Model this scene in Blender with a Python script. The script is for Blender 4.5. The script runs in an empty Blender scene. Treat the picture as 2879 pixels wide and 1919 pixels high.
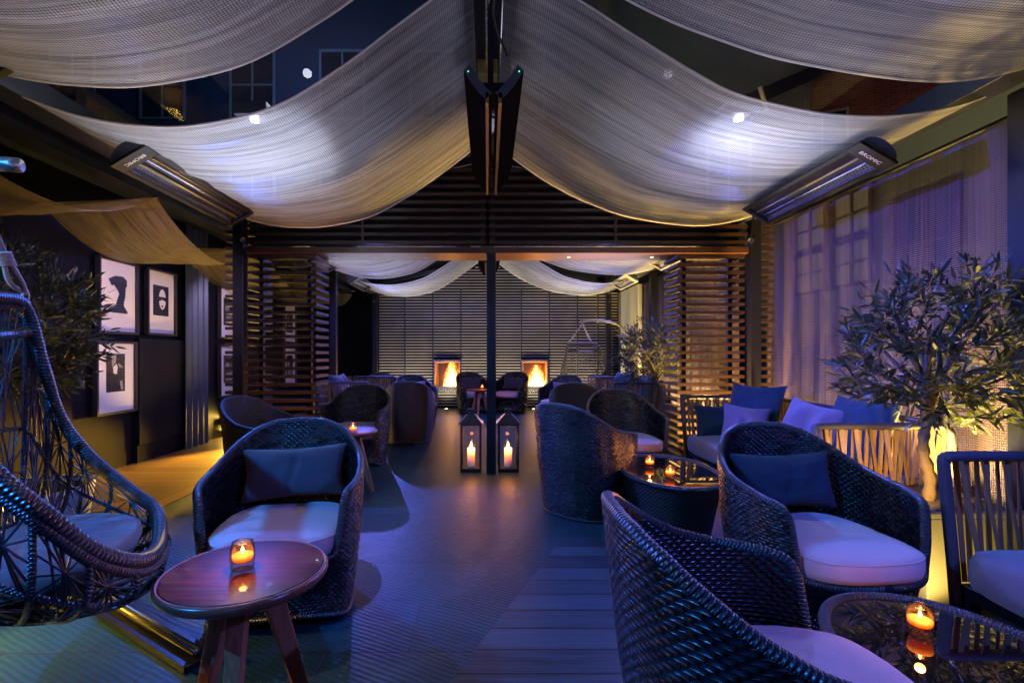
import bpy, math, random
import numpy as np
from mathutils import Vector, Matrix, noise

random.seed(7)
SC = bpy.context.scene
COL = SC.collection
R = math.radians
PI = math.pi

# ------------------------------------------------------------------ helpers
class MB:
    """collects shapes and links them as one mesh object"""
    def __init__(s):
        s.v = []; s.f = []; s.uv = []; s.sm = []; s.mi = []
    def add(s, vs, fs, uvs=None, smooth=False, mi=0):
        b = len(s.v)
        s.v.extend([tuple(p) for p in vs])
        s.uv.extend(uvs if uvs is not None else [(0.0, 0.0)] * len(vs))
        for f in fs:
            s.f.append(tuple(b + i for i in f)); s.sm.append(smooth); s.mi.append(mi)
        return s
    def box(s, x0, x1, y0, y1, z0, z1, mi=0):
        vs = [(x0,y0,z0),(x1,y0,z0),(x1,y1,z0),(x0,y1,z0),(x0,y0,z1),(x1,y0,z1),(x1,y1,z1),(x0,y1,z1)]
        fs = [(0,3,2,1),(4,5,6,7),(0,1,5,4),(1,2,6,5),(2,3,7,6),(3,0,4,7)]
        return s.add(vs, fs, mi=mi)
    def beam(s, a, b, w, h, up=(0,0,1), w2=None, h2=None):
        a = Vector(a); b = Vector(b); d = (b-a).normalized(); up = Vector(up)
        sx = d.cross(up)
        if sx.length < 1e-5: sx = d.cross(Vector((1,0,0)))
        sx.normalize(); uz = sx.cross(d).normalized()
        w2 = w if w2 is None else w2; h2 = h if h2 is None else h2
        vs = []
        for p, ww, hh in ((a,w,h),(b,w2,h2)):
            for i, j in ((-1,-1),(1,-1),(1,1),(-1,1)):
                vs.append(p + sx*(i*ww/2) + uz*(j*hh/2))
        fs = [(0,1,2,3),(7,6,5,4),(0,4,5,1),(1,5,6,2),(2,6,7,3),(3,7,4,0)]
        return s.add(vs, fs)
    def tube(s, pts, r, n=8, closed=False, cap=True, vscale=1.0, flat=1.0):
        P = [Vector(p) for p in pts]; m = len(P)
        rs = r if isinstance(r, (list, tuple)) else [r]*m
        vs = []; uv = []; prev = None; L = 0
        for i in range(m):
            if closed: t = P[(i+1)%m] - P[i-1]
            else: t = P[min(i+1,m-1)] - P[max(i-1,0)]
            t.normalize()
            if prev is None:
                nrm = t.cross(Vector((0,0,1)))
                if nrm.length < .1: nrm = t.cross(Vector((1,0,0)))
            else:
                nrm = prev - t*prev.dot(t)
            nrm.normalize(); prev = nrm; bn = t.cross(nrm)
            if i: L += (P[i]-P[i-1]).length
            for k in range(n+1):
                a = 2*PI*k/n
                vs.append(P[i] + nrm*(math.cos(a)*rs[i]) + bn*(math.sin(a)*rs[i]*flat))
                uv.append((k/n, L*vscale))
        q = n+1; fs = []
        for i in range(m-1):
            for k in range(n):
                fs.append((i*q+k, i*q+k+1, (i+1)*q+k+1, (i+1)*q+k))
        if closed:
            i = m-1
            for k in range(n):
                fs.append((i*q+k, i*q+k+1, k+1, k))
        elif cap:
            fs.append(tuple(range(n-1,-1,-1))); fs.append(tuple((m-1)*q+k for k in range(n)))
        return s.add(vs, fs, uv, True)
    def grid(s, P, UV=None, closed_u=False, flip=False, smooth=True, mi=0):
        """P[i][j]"""
        m = len(P); n = len(P[0]); vs = []; uv = []
        for i in range(m):
            for j in range(n):
                vs.append(P[i][j]); uv.append(UV[i][j] if UV else (i/(m-1), j/(n-1)))
        fs = []
        for i in range(m if closed_u else m-1):
            for j in range(n-1):
                a, b, c, d = i*n+j, ((i+1)%m)*n+j, ((i+1)%m)*n+j+1, i*n+j+1
                fs.append((a,d,c,b) if flip else (a,b,c,d))
        return s.add(vs, fs, uv, smooth, mi)
    def lathe(s, prof, cx=0, cy=0, n=32, sx=1, sy=1, smooth=True, z0=0):
        P = []; U = []
        L = [0]
        for i in range(1, len(prof)):
            L.append(L[-1] + math.hypot(prof[i][0]-prof[i-1][0], prof[i][1]-prof[i-1][1]))
        for k in range(n+1):
            a = 2*PI*k/n
            P.append([(cx+math.cos(a)*r*sx, cy+math.sin(a)*r*sy, z0+z) for r, z in prof])
            U.append([(k/n*2*PI*max(.02, max(p[0] for p in prof)), l) for l in L])
        return s.grid(P, U, smooth=smooth)
    def build(s, name, mat, parent=None, bevel=0, fix=True):
        me = bpy.data.meshes.new(name)
        me.from_pydata(s.v, [], s.f)
        uvl = me.uv_layers.new(name='UVMap')
        li = np.zeros(len(me.loops), dtype=np.int32); me.loops.foreach_get('vertex_index', li)
        uva = np.array(s.uv, dtype=np.float32)[li]
        uvl.data.foreach_set('uv', uva.ravel())
        me.polygons.foreach_set('use_smooth', np.array(s.sm, dtype=bool))
        mats = mat if isinstance(mat, (list, tuple)) else [mat]
        for m in mats: me.materials.append(m)
        if len(mats) > 1: me.polygons.foreach_set('material_index', np.array(s.mi, dtype=np.int32))
        me.update()
        o = bpy.data.objects.new(name, me); COL.objects.link(o)
        if parent is not None: o.parent = parent
        if bevel:
            b = o.modifiers.new('bevel', 'BEVEL'); b.width = bevel; b.segments = 2; b.limit_method = 'ANGLE'
        return o

def tag(o, label=None, cat=None, group=None, kind=None):
    if label: o['label'] = label
    if cat: o['category'] = cat
    if group: o['group'] = group
    if kind: o['kind'] = kind
    return o
def thing(name, label, cat, loc=(0,0,0), rz=0, group=None):
    o = bpy.data.objects.new(name, None); COL.objects.link(o)
    o.location = loc; o.rotation_euler = (0,0,rz)
    o.empty_display_size = .1
    return tag(o, label, cat, group)
def dup(root, loc, rz=0, label=None, scale=None, skip=()):
    r = root.copy(); COL.objects.link(r); r.location = loc; r.rotation_euler = (0,0,rz)
    if scale: r.scale = scale
    if label: r['label'] = label
    for ch in list(root.children):
        if ch.name.split('.')[0] in skip: continue
        c = ch.copy(); COL.objects.link(c); c.parent = r
        for g in list(ch.children):
            d = g.copy(); COL.objects.link(d); d.parent = c
    return r
def catmull(pts, n=8, closed=False):
    P = [Vector(p) for p in pts]; m = len(P); out = []
    rng = m if closed else m-1
    for i in range(rng):
        p0 = P[i-1] if (closed or i > 0) else P[0]
        p1 = P[i]; p2 = P[(i+1) % m]
        p3 = P[(i+2) % m] if (closed or i+2 < m) else P[-1]
        for k in range(n):
            t = k/n
            out.append(0.5*((2*p1)+(p2-p0)*t+(2*p0-5*p1+4*p2-p3)*t*t+(3*p1-p0-3*p2+p3)*t**3))
    if not closed: out.append(P[-1])
    return out

# ------------------------------------------------------------------ materials
class N:
    def __init__(s, name):
        s.m = bpy.data.materials.new(name); s.m.use_nodes = True
        s.t = s.m.node_tree; s.t.nodes.clear()
        s.out = s.n('ShaderNodeOutputMaterial')
    def n(s, typ, **kw):
        nd = s.t.nodes.new(typ)
        for k, v in kw.items(): setattr(nd, k, v)
        return nd
    def l(s, a, b): s.t.links.new(a, b)
    def val(s, sock, v):
        if isinstance(v, bpy.types.NodeSocket): s.l(v, sock)
        else: sock.default_value = v
    def math(s, op, a, b=None, c=None, clamp=False):
        nd = s.n('ShaderNodeMath', operation=op); nd.use_clamp = clamp
        s.val(nd.inputs[0], a)
        if b is not None: s.val(nd.inputs[1], b)
        if c is not None: s.val(nd.inputs[2], c)
        return nd.outputs[0]
    def noise(s, vec, scale=5, detail=3, rough=.5, dist=0):
        nd = s.n('ShaderNodeTexNoise'); nd.inputs['Scale'].default_value = scale
        nd.inputs['Detail'].default_value = detail; nd.inputs['Roughness'].default_value = rough
        nd.inputs['Distortion'].default_value = dist
        if vec is not None: s.l(vec, nd.inputs['Vector'])
        return nd.outputs['Fac']
    def map(s, vec, scale=(1,1,1), loc=(0,0,0), rot=(0,0,0)):
        nd = s.n('ShaderNodeMapping'); nd.inputs['Scale'].default_value = scale
        nd.inputs['Location'].default_value = loc; nd.inputs['Rotation'].default_value = rot
        s.l(vec, nd.inputs['Vector']); return nd.outputs[0]
    def coord(s, which='Object'):
        return s.n('ShaderNodeTexCoord').outputs[which]
    def xyz(s, vec):
        nd = s.n('ShaderNodeSeparateXYZ'); s.l(vec, nd.inputs[0]); return nd.outputs
    def ramp(s, fac, stops):
        nd = s.n('ShaderNodeValToRGB'); cr = nd.color_ramp
        while len(cr.elements) < len(stops): cr.elements.new(.5)
        for e, (p, c) in zip(cr.elements, stops):
            e.position = p; e.color = (*c, 1) if len(c) == 3 else c
        s.l(fac, nd.inputs[0]); return nd.outputs[0]
    def mix(s, fac, a, b, typ='MIX'):
        nd = s.n('ShaderNodeMix', data_type='RGBA', blend_type=typ)
        s.val(nd.inputs[0], fac)
        for sock, v in ((nd.inputs[6], a), (nd.inputs[7], b)):
            if isinstance(v, bpy.types.NodeSocket): s.l(v, sock)
            else: sock.default_value = (*v, 1)
        return nd.outputs[2]
    def bump(s, h, strength=.5, dist=.01):
        nd = s.n('ShaderNodeBump'); nd.inputs['Strength'].default_value = strength
        nd.inputs['Distance'].default_value = dist; s.l(h, nd.inputs['Height']); return nd.outputs[0]
    def pbr(s, col, rough=.5, metal=0, spec=.5, normal=None, **kw):
        nd = s.n('ShaderNodeBsdfPrincipled')
        if isinstance(col, bpy.types.NodeSocket): s.l(col, nd.inputs['Base Color'])
        else: nd.inputs['Base Color'].default_value = (*col, 1)
        s.val(nd.inputs['Roughness'], rough); s.val(nd.inputs['Metallic'], metal)
        nd.inputs['Specular IOR Level'].default_value = spec
        if normal is not None: s.l(normal, nd.inputs['Normal'])
        for k, v in kw.items():
            nd.inputs[k.replace('_', ' ')].default_value = v
        return nd.outputs[0]
    def surf(s, sh): s.l(sh, s.out.inputs['Surface']); return s.m

def m_simple(name, col, rough=.5, metal=0, bump=0, bscale=60, var=.25, spec=.5):
    w = N(name); c = w.coord()
    n1 = w.noise(c, bscale, 4); n2 = w.noise(c, bscale*.12, 3)
    cc = w.mix(n2, tuple(x*(1-var) for x in col), tuple(min(1, x*(1+var)) for x in col))
    rr = w.math('MULTIPLY_ADD', n1, .2, rough-.1)
    nb = w.bump(n1, bump, .004) if bump else None
    return w.surf(w.pbr(cc, rr, metal, spec, nb))

def m_wicker(name, pu=.016, pv=.0122, col=(.004,.005,.008), col2=(.022,.028,.050), rough=.24, bstr=.8):
    w = N(name); uv = w.coord('UV'); u, v, _ = w.xyz(uv)
    rv = w.math('DIVIDE', v, pv); row = w.math('FLOOR', rv)
    odd = w.math('MODULO', w.math('ABSOLUTE', row), 2.0)
    uu = w.math('ADD', w.math('DIVIDE', u, pu*2), w.math('MULTIPLY', odd, .5))
    fu = w.math('FRACT', w.math('ADD', uu, 100))
    fv = w.math('FRACT', w.math('ADD', rv, 100))
    su = w.math('SINE', w.math('MULTIPLY', fu, PI)); sv = w.math('SINE', w.math('MULTIPLY', fv, PI))
    su2 = w.math('POWER', su, 1.3)
    h = w.math('MULTIPLY', w.math('POWER', sv, .55), w.math('MULTIPLY_ADD', su2, .85, .15))
    cell = w.n('ShaderNodeTexWhiteNoise', noise_dimensions='2D')
    cb = w.n('ShaderNodeCombineXYZ'); w.l(row, cb.inputs[0]); w.l(w.math('FLOOR', uu), cb.inputs[1])
    w.l(cb.outputs[0], cell.inputs['Vector'])
    hs = w.math('POWER', h, 2.2)
    c = w.mix(w.math('MULTIPLY', hs, w.math('MULTIPLY_ADD', cell.outputs[0], .5, .5)), tuple(x*.12 for x in col), col2)  # strand highlights and dark gaps painted into the base colour
    nb = w.bump(h, bstr, .006)
    rr = w.math('MULTIPLY_ADD', cell.outputs[0], .22, rough-.1)
    return w.surf(w.pbr(c, rr, 0, .55, nb))

def m_braid(name, col=(.018,.021,.032), period=.011, twist=1.0, rough=.33):
    w = N(name); uv = w.coord('UV'); u, v, _ = w.xyz(uv)
    a = w.math('ADD', w.math('MULTIPLY', u, 2.0*twist), w.math('DIVIDE', v, period))
    b = w.math('SUBTRACT', w.math('MULTIPLY', u, 2.0*twist), w.math('DIVIDE', v, period))
    sa = w.math('ABSOLUTE', w.math('SINE', w.math('MULTIPLY', a, PI)))
    sb = w.math('ABSOLUTE', w.math('SINE', w.math('MULTIPLY', b, PI)))
    h = w.math('MULTIPLY', w.math('MULTIPLY_ADD', sa, .7, .3), w.math('MULTIPLY_ADD', sb, .6, .4))
    c = w.mix(h, tuple(x*.2 for x in col), tuple(x*1.7 for x in col))
    return w.surf(w.pbr(c, rough, 0, .6, w.bump(h, 1, .006)))

def m_fabric(name, col, rib=0.004, rough=.9, sheen=.3, var=.12):
    w = N(name); c = w.coord(); x, y, z = w.xyz(c)
    s1 = w.math('SINE', w.math('MULTIPLY', x, 2*PI/rib)); s2 = w.math('SINE', w.math('MULTIPLY', w.math('ADD', y, z), 2*PI/rib))
    nn = w.noise(c, 9, 4); nf = w.noise(c, 260, 2)
    h = w.math('ADD', w.math('MULTIPLY', w.math('ADD', s1, s2), .25), nf)
    cc = w.mix(nn, tuple(k*(1-var) for k in col), tuple(k*(1+var) for k in col))
    cc = w.mix(w.math('MULTIPLY', nf, .35), cc, tuple(k*.45 for k in col))
    hb = w.math('ADD', w.math('MULTIPLY', h, .25), w.math('MULTIPLY', nn, 3.0))
    return w.surf(w.pbr(cc, rough, 0, .2, w.bump(hb, .55, .004), Sheen_Weight=sheen))

def m_wood(name, c1, c2, axis='x', scale=1.0, rough=.4, bump=.25, coat=0):
    w = N(name); c = w.coord()
    sc = {'x': (1.2,22,22), 'y': (22,1.2,22), 'z': (22,22,1.2)}[axis]
    g = w.noise(w.map(c, tuple(k*scale for k in sc)), 3.0, 6, .6, .6)
    b = w.noise(c, 2.5*scale, 2)
    f = w.math('ADD', w.math('MULTIPLY', g, .8), w.math('MULTIPLY', b, .25))
    cc = w.ramp(f, [(.3, c1), (.7, c2)])
    rr = w.math('MULTIPLY_ADD', g, .25, rough-.1)
    return w.surf(w.pbr(cc, rr, 0, .5, w.bump(g, bump, .003), Coat_Weight=coat, Coat_Roughness=.05))

def m_mesh(name, cell=.011, col=(.62,.60,.60), hole=.34, streak=(1.0, 30.0), metal=.4, glow=0, trans=.45, tint=(1,.94,.86), cellv=None):
    """woven metal-mesh cloth: real holes between shiny threads; u runs along the fold, v across it"""
    w = N(name); uv = w.coord('UV'); u, v, _ = w.xyz(uv)
    fu = w.math('SINE', w.math('MULTIPLY', u, PI/cell)); fv = w.math('SINE', w.math('MULTIPLY', v, PI/(cellv or cell*.8)))
    au = w.math('ABSOLUTE', fu); av = w.math('ABSOLUTE', fv)
    st = w.noise(w.map(uv, (streak[0], streak[1], 1)), 1.0, 4, .65, .3)
    st2 = w.noise(w.map(uv, (streak[0]*.35, streak[1]*.22, 1), (3,5,0)), 1.0, 3, .6, .4)
    h = w.math('MULTIPLY', au, av)
    stf = w.math('MULTIPLY', st, 2.0); 
    holeval = w.math('MULTIPLY_ADD', st, -.5, hole+.25)
    alpha = w.math('GREATER_THAN', h, w.math('MAXIMUM', w.math('SUBTRACT', holeval, .12), .02))
    c = w.mix(w.ramp(st, [(.38,(0,0,0)),(.62,(1,1,1))]), tuple(k*.42 for k in col), col)  # fold shading and sparkle put into the colour as streaks
    c = w.mix(w.ramp(st2, [(.42,(0,0,0)),(.66,(.8,.8,.8))]), c, tuple(a*b for a, b in zip(col, tint)))
    c = w.mix(w.math('POWER', h, .6), tuple(k*.25 for k in col), c)
    hb = w.math('ADD', w.math('MULTIPLY', h, 1.0), w.math('MULTIPLY', st, 1.6))
    nb = w.bump(hb, .8, .004)
    p = w.pbr(c, .38, metal, .6, nb)
    tr = w.n('ShaderNodeBsdfTranslucent'); w.l(c, tr.inputs[0]); w.l(nb, tr.inputs['Normal'])
    mx = w.n('ShaderNodeMixShader'); mx.inputs[0].default_value = trans
    w.l(p, mx.inputs[1]); w.l(tr.outputs[0], mx.inputs[2])
    tp = w.n('ShaderNodeBsdfTransparent')
    m2 = w.n('ShaderNodeMixShader'); w.l(alpha, m2.inputs[0]); w.l(tp.outputs[0], m2.inputs[1]); w.l(mx.outputs[0], m2.inputs[2])
    return w.surf(m2.outputs[0])

def m_emit(name, col, strength):
    w = N(name); e = w.n('ShaderNodeEmission'); e.inputs[0].default_value = (*col,1); e.inputs[1].default_value = strength
    return w.surf(e.outputs[0])
def m_glass(name, tint=(1,1,1), rough=0.0, refl=.08):
    w = N(name); tp = w.n('ShaderNodeBsdfTransparent'); tp.inputs[0].default_value = (*tint,1)
    g = w.n('ShaderNodeBsdfGlossy'); g.inputs['Roughness'].default_value = rough
    lw = w.n('ShaderNodeLayerWeight'); lw.inputs[0].default_value = .5
    mx = w.n('ShaderNodeMixShader'); w.l(w.math('MULTIPLY_ADD', w.math('POWER', lw.outputs['Facing'], 5), .85, refl*.5), mx.inputs[0]); w.l(tp.outputs[0], mx.inputs[1]); w.l(g.outputs[0], mx.inputs[2])
    return w.surf(mx.outputs[0])

M = {}
M['wicker'] = m_wicker('wicker_black')
M['wicker_brown'] = m_wicker('wicker_brown', col=(.035,.028,.026), col2=(.045,.036,.035), rough=.4)
M['braid'] = m_braid('wicker_braid')
M['rope_braid'] = m_braid('rope_braid', (.014,.016,.024), .014, 1.5, .3)
M['cushion'] = m_fabric('cushion_lilac', (.60,.44,.52))
M['cushion_dark'] = m_fabric('cushion_grey', (.035,.028,.034))
M['pillow_navy'] = m_fabric('pillow_navy', (.018,.042,.075), sheen=.1)
M['pillow_slate'] = m_fabric('pillow_slate', (.055,.06,.085))
M['pillow_lilac'] = m_fabric('pillow_lilac', (.15,.12,.19))
M['slat'] = m_wood('cedar_slat', (.009,.0035,.0025), (.042,.015,.008), 'x', 1.0, .42)
M['slat_y'] = m_wood('cedar_slat_side', (.009,.0035,.0025), (.042,.015,.008), 'y', 1.0, .42)
M['lintel'] = m_wood('lintel_wood', (.035,.012,.006), (.08,.030,.013), 'x', .6, .35)
M['table_wood'] = m_wood('table_mahogany', (.10,.016,.010), (.30,.065,.030), 'x', 1.0, .28, .15, .5)
M['table_leg'] = m_wood('table_leg_wood', (.26,.05,.022), (.55,.18,.07), 'z', 1.0, .4, .2)
M['black_steel'] = m_simple('black_steel', (.007,.007,.010), .4, .1, .1, spec=.35)
M['blue_steel'] = m_simple('dark_blue_steel', (.008,.011,.026), .4, .2, .1)
M['heater_shell'] = m_simple('heater_shell', (.09,.10,.14), .4, .7)
M['heater_dark'] = m_simple('heater_glass', (.008,.005,.004), .6, .0, spec=0)
M['heater_rim'] = m_simple('heater_rim', (.018,.015,.011), .42, .6)
M['brass'] = m_simple('heater_flange', (.33,.25,.08), .35, .8)
M['chrome'] = m_simple('brushed_steel', (.5,.5,.52), .25, 1.0, .05)
M['steel_tube'] = m_simple('stand_steel', (.34,.31,.27), .3, .9, .05)
M['rope'] = m_fabric('rope_fibre', (.42,.34,.25), .006)
M['glass'] = m_glass('clear_glass')
M['roof_glass'] = m_glass('roof_glass', (.72,.78,.86), .02, .07)
M['wall'] = m_simple('dark_plaster', (.003,.003,.0055), .5, 0, .08, 25, .3, spec=.12)
M['wall2'] = m_simple('dark_panel', (.0045,.0045,.007), .45, 0, .05, 18, .3, spec=.15)
M['ceil'] = m_simple('bay_ceiling', (.02,.028,.065), .5)
M['frame'] = m_simple('frame_black', (.015,.013,.014), .35)
M['mat'] = m_simple('picture_mat', (.86,.80,.82), .55, 0, .03, 8, .05)
M['print_grey'] = m_simple('print_grey', (.28,.26,.28), .5, 0, 0, 30, .5)
M['print_black'] = m_simple('print_black', (.02,.018,.022), .3)
M['leaf'] = None
M['wax'] = None
M['glow_white'] = m_emit('flood_lens', (.85,.9,1), 160)
M['glow_yellow'] = m_emit('uplight_lens', (1,.72,.2), 30)
M['glow_down'] = m_emit('downlight_lens', (1,.62,.22), 14)
M['led_green'] = m_emit('led_green', (.1,1,.35), 3)
M['planter'] = m_simple('planter_fibre', (.14,.14,.13), .5, .1, .15, 30, .2)
M['pot'] = m_simple('zinc_pot', (.30,.33,.38), .45, .4, .25, 20, .3)
M['soil'] = m_simple('bark_soil', (.035,.022,.014), .9, 0, 1, 50, .5)
M['strap'] = m_simple('sofa_strap', (.24,.13,.055), .6, 0, .2, 80, .2)
M['strap_rail'] = m_simple('wrapped_rail', (.045,.04,.065), .6, 0, .5, 90)
M['concrete'] = m_simple('concrete_panel', (.34,.33,.28), .7, 0, .2, 12, .2)
M['drape'] = m_mesh('mesh_cloth', .0125, (.76,.78,.86), .22, metal=.45, trans=.35)
M['drape_gold'] = m_mesh('mesh_cloth_gold', .009, (.46,.38,.27), .42, (46.0, 2.6), .75, trans=.15)
M['curtain'] = m_mesh('mesh_curtain', .0095, (.26,.20,.30), .34, (70.0, .6), .40, trans=.22, cellv=.014, tint=(1,.9,.8))

def leaf_mat():
    w = N('olive_leaf'); c = w.coord(); g = w.n('ShaderNodeNewGeometry')
    rnd = g.outputs['Random Per Island']
    top = w.ramp(rnd, [(0,(.005,.009,.010)),(.5,(.011,.018,.016)),(1,(.034,.044,.030))])
    cc = w.mix(g.outputs['Backfacing'], top, (.035,.042,.036))
    p = w.pbr(cc, .38, 0, .6)
    tr = w.n('ShaderNodeBsdfTranslucent'); tr.inputs[0].default_value = (.09,.11,.02,1)
    mx = w.n('ShaderNodeMixShader'); mx.inputs[0].default_value = .2
    w.l(p, mx.inputs[1]); w.l(tr.outputs[0], mx.inputs[2]); return w.surf(mx.outputs[0])
M['leaf'] = leaf_mat()
M['bark'] = m_simple('olive_bark', (.085,.055,.036), .8, 0, .8, 40, .4)

def wax_mat():
    w = N('candle_wax'); g = w.coord('Generated'); x, y, z = w.xyz(g)
    p = w.n('ShaderNodeBsdfPrincipled'); p.inputs['Base Color'].default_value = (.75,.62,.52,1); p.inputs['Roughness'].default_value = .5
    w.l(w.ramp(z, [(0,(.9,.10,.01)),(.6,(1,.22,.02)),(1,(1,.55,.14))]), p.inputs['Emission Color'])
    w.l(w.math('MULTIPLY', w.math('POWER', z, 2.2), 7.0), p.inputs['Emission Strength'])  # flame glow inside the wax put in as emission
    return w.surf(p.outputs[0])
M['wax'] = wax_mat()
def glow_wax():
    w = N('votive_wax'); g = w.coord('Generated'); x, y, z = w.xyz(g)
    e = w.n('ShaderNodeEmission'); w.l(w.ramp(z, [(0,(1,.10,.005)),(.6,(1,.22,.015)),(1,(1,.42,.08))]), e.inputs[0])
    w.l(w.math('MULTIPLY_ADD', z, 3.2, .8), e.inputs[1]); return w.surf(e.outputs[0])  # candle glow in the wax is plain emission, stronger upward
M['votive_wax'] = glow_wax()
M['flame'] = m_emit('candle_flame', (1,.62,.2), 40)

def fire_mat():
    w = N('fire'); c = w.coord('Object'); x, y, z = w.xyz(c); g = w.coord('Generated'); gx, gy, gz = w.xyz(g)
    n = w.noise(w.map(c, (9,9,3.2)), 2.2, 5, .62, 1.4)
    n2 = w.noise(w.map(c, (22,22,9)), 2.0, 4, .6, .8)
    dx = w.math('ABSOLUTE', w.math('MULTIPLY', w.math('SUBTRACT', gx, .5), 2.0))
    body = w.math('SUBTRACT', 1.5, w.math('ADD', w.math('MULTIPLY', dx, .8), w.math('MULTIPLY', gz, .95)))
    f = w.math('ADD', body, w.math('MULTIPLY', w.math('SUBTRACT', n, .5), 1.5))
    f = w.math('ADD', f, w.math('MULTIPLY', w.math('SUBTRACT', n2, .5), .6))
    col = w.ramp(f, [(.25,(.6,.05,.0)),(.5,(1,.22,.02)),(.8,(1,.55,.16))])
    e = w.n('ShaderNodeEmission'); w.l(col, e.inputs[0])
    w.l(w.math('MULTIPLY', w.math('POWER', w.math('MAXIMUM', f, 0), 2.2), 9.0), e.inputs[1])
    tp = w.n('ShaderNodeBsdfTransparent'); mx = w.n('ShaderNodeMixShader')
    w.l(w.ramp(f, [(.28,(0,0,0)),(.55,(1,1,1))]), mx.inputs[0]); w.l(tp.outputs[0], mx.inputs[1]); w.l(e.outputs[0], mx.inputs[2])
    return w.surf(mx.outputs[0])
M['fire'] = fire_mat()

def slate_mat():
    w = N('slate_paving'); c = w.coord()
    br = w.n('ShaderNodeTexBrick'); br.offset = .5; br.inputs['Scale'].default_value = 1
    br.inputs['Brick Width'].default_value = .62; br.inputs['Row Height'].default_value = .40
    br.inputs['Mortar Size'].default_value = .004; br.inputs['Mortar Smooth'].default_value = .3
    br.inputs['Color1'].default_value = (.012,.052,.075,1); br.inputs['Color2'].default_value = (.022,.080,.11,1)
    br.inputs['Mortar'].default_value = (.03,.03,.04,1)
    w.l(w.map(c, (1,1,1), (.31,.13,0)), br.inputs['Vector'])
    n = w.noise(c, 3.0, 6, .65, .6); n2 = w.noise(c, 30, 5, .7)
    cc = w.mix(w.math('MULTIPLY', n, .75), br.outputs['Color'], (.008,.020,.028))
    h = w.math('ADD', w.math('MULTIPLY', n, .8), w.math('MULTIPLY', n2, .22))
    h = w.math('SUBTRACT', h, w.math('MULTIPLY', br.outputs['Fac'], .5))
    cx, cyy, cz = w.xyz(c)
    ph = w.math('ADD', w.math('ADD', w.math('MULTIPLY', cx, 120.0), w.math('MULTIPLY', cyy, 235.0)), w.math('MULTIPLY', w.noise(c, 2.5, 2, .5), 14.0))  # ripple of light through the mesh, put into floor colour and bump
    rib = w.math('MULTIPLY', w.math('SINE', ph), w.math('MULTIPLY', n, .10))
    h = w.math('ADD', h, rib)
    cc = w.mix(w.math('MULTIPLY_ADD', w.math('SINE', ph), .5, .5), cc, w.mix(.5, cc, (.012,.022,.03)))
    rr = w.math('MULTIPLY_ADD', n2, .30, .26)
    return w.surf(w.pbr(cc, rr, 0, .17, w.bump(h, .5, .014)))
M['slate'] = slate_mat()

def deck_mat(name, c1, c2, axis='x', width=.14, gloss=.4):
    """boards running along the axis"""
    w = N(name); c = w.coord(); x, y, z = w.xyz(c)
    across = y if axis == 'x' else x
    along = (1.0, 26, 1) if axis == 'x' else (26, 1.0, 1)
    q = w.math('DIVIDE', across, width); fr = w.math('FRACT', w.math('ADD', q, 100)); idx = w.math('FLOOR', q)
    gap = w.math('MAXIMUM', w.math('LESS_THAN', fr, .035), w.math('GREATER_THAN', fr, .975))
    wn = w.n('ShaderNodeTexWhiteNoise', noise_dimensions='1D'); w.l(idx, wn.inputs['W'])
    g = w.noise(w.map(c, along), 2.2, 6, .65, .7)
    f = w.math('ADD', w.math('MULTIPLY', g, .75), w.math('MULTIPLY', wn.outputs['Value'], .3))
    cc = w.ramp(f, [(.3, c1), (.75, c2)])
    cc = w.mix(gap, cc, (.006,.005,.005))
    h = w.math('SUBTRACT', w.math('MULTIPLY', g, .5), w.math('MULTIPLY', gap, 1.4))
    rr = w.math('MULTIPLY_ADD', g, .25, gloss-.1)
    return w.surf(w.pbr(cc, rr, 0, .25, w.bump(h, .6, .006)))
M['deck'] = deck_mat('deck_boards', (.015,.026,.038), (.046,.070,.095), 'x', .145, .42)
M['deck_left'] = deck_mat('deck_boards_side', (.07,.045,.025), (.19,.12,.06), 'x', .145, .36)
M['deck_edge'] = deck_mat('deck_edge_board', (.08,.045,.025), (.20,.11,.05), 'y', .20, .36)

def brick_mat():
    w = N('red_brick'); c = w.coord()
    br = w.n('ShaderNodeTexBrick'); br.inputs['Scale'].default_value = 1
    br.inputs['Brick Width'].default_value = .225; br.inputs['Row Height'].default_value = .078
    br.inputs['Mortar Size'].default_value = .006
    br.inputs['Color1'].default_value = (.22,.05,.035,1); br.inputs['Color2'].default_value = (.32,.09,.06,1)
    br.inputs['Mortar'].default_value = (.26,.22,.18,1)
    x, y, z = w.xyz(c); cb = w.n('ShaderNodeCombineXYZ'); w.l(w.math('ADD', x, y), cb.inputs[0]); w.l(z, cb.inputs[1])
    w.l(cb.outputs[0], br.inputs['Vector'])
    n = w.noise(c, 4, 4)
    return w.surf(w.pbr(w.mix(w.math('MULTIPLY', n, .5), br.outputs['Color'], (.08,.03,.03)), .8, 0, .3, w.bump(br.outputs['Fac'], -.5, .01)))
M['brick'] = brick_mat()
M['render_dark'] = m_simple('blue_render', (.06,.09,.13), .8, 0, .2, 3, .3)
M['soffit'] = m_simple('soffit_concrete', (.075,.085,.085), .85, 0, .3, 4, .35)
M['win_dark'] = m_simple('window_pane_dark', (.02,.03,.045), .12)
M['win_frame'] = m_simple('window_frame_white', (.35,.38,.36), .5)
M['win_lit'] = m_emit('lit_window', (1,.85,.4), .13)
M['ground'] = m_simple('yard_ground', (.05,.05,.05), .9, 0, .3, 8)
M['backing'] = m_simple('wall_backing', (.004,.004,.005), .8)
M['slate_slat'] = m_simple('wall_slat', (.42,.38,.36), .42, 0, .45, 26, .45)
M['firebox'] = m_simple('firebox_steel', (.34,.20,.11), .35, .6)

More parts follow.
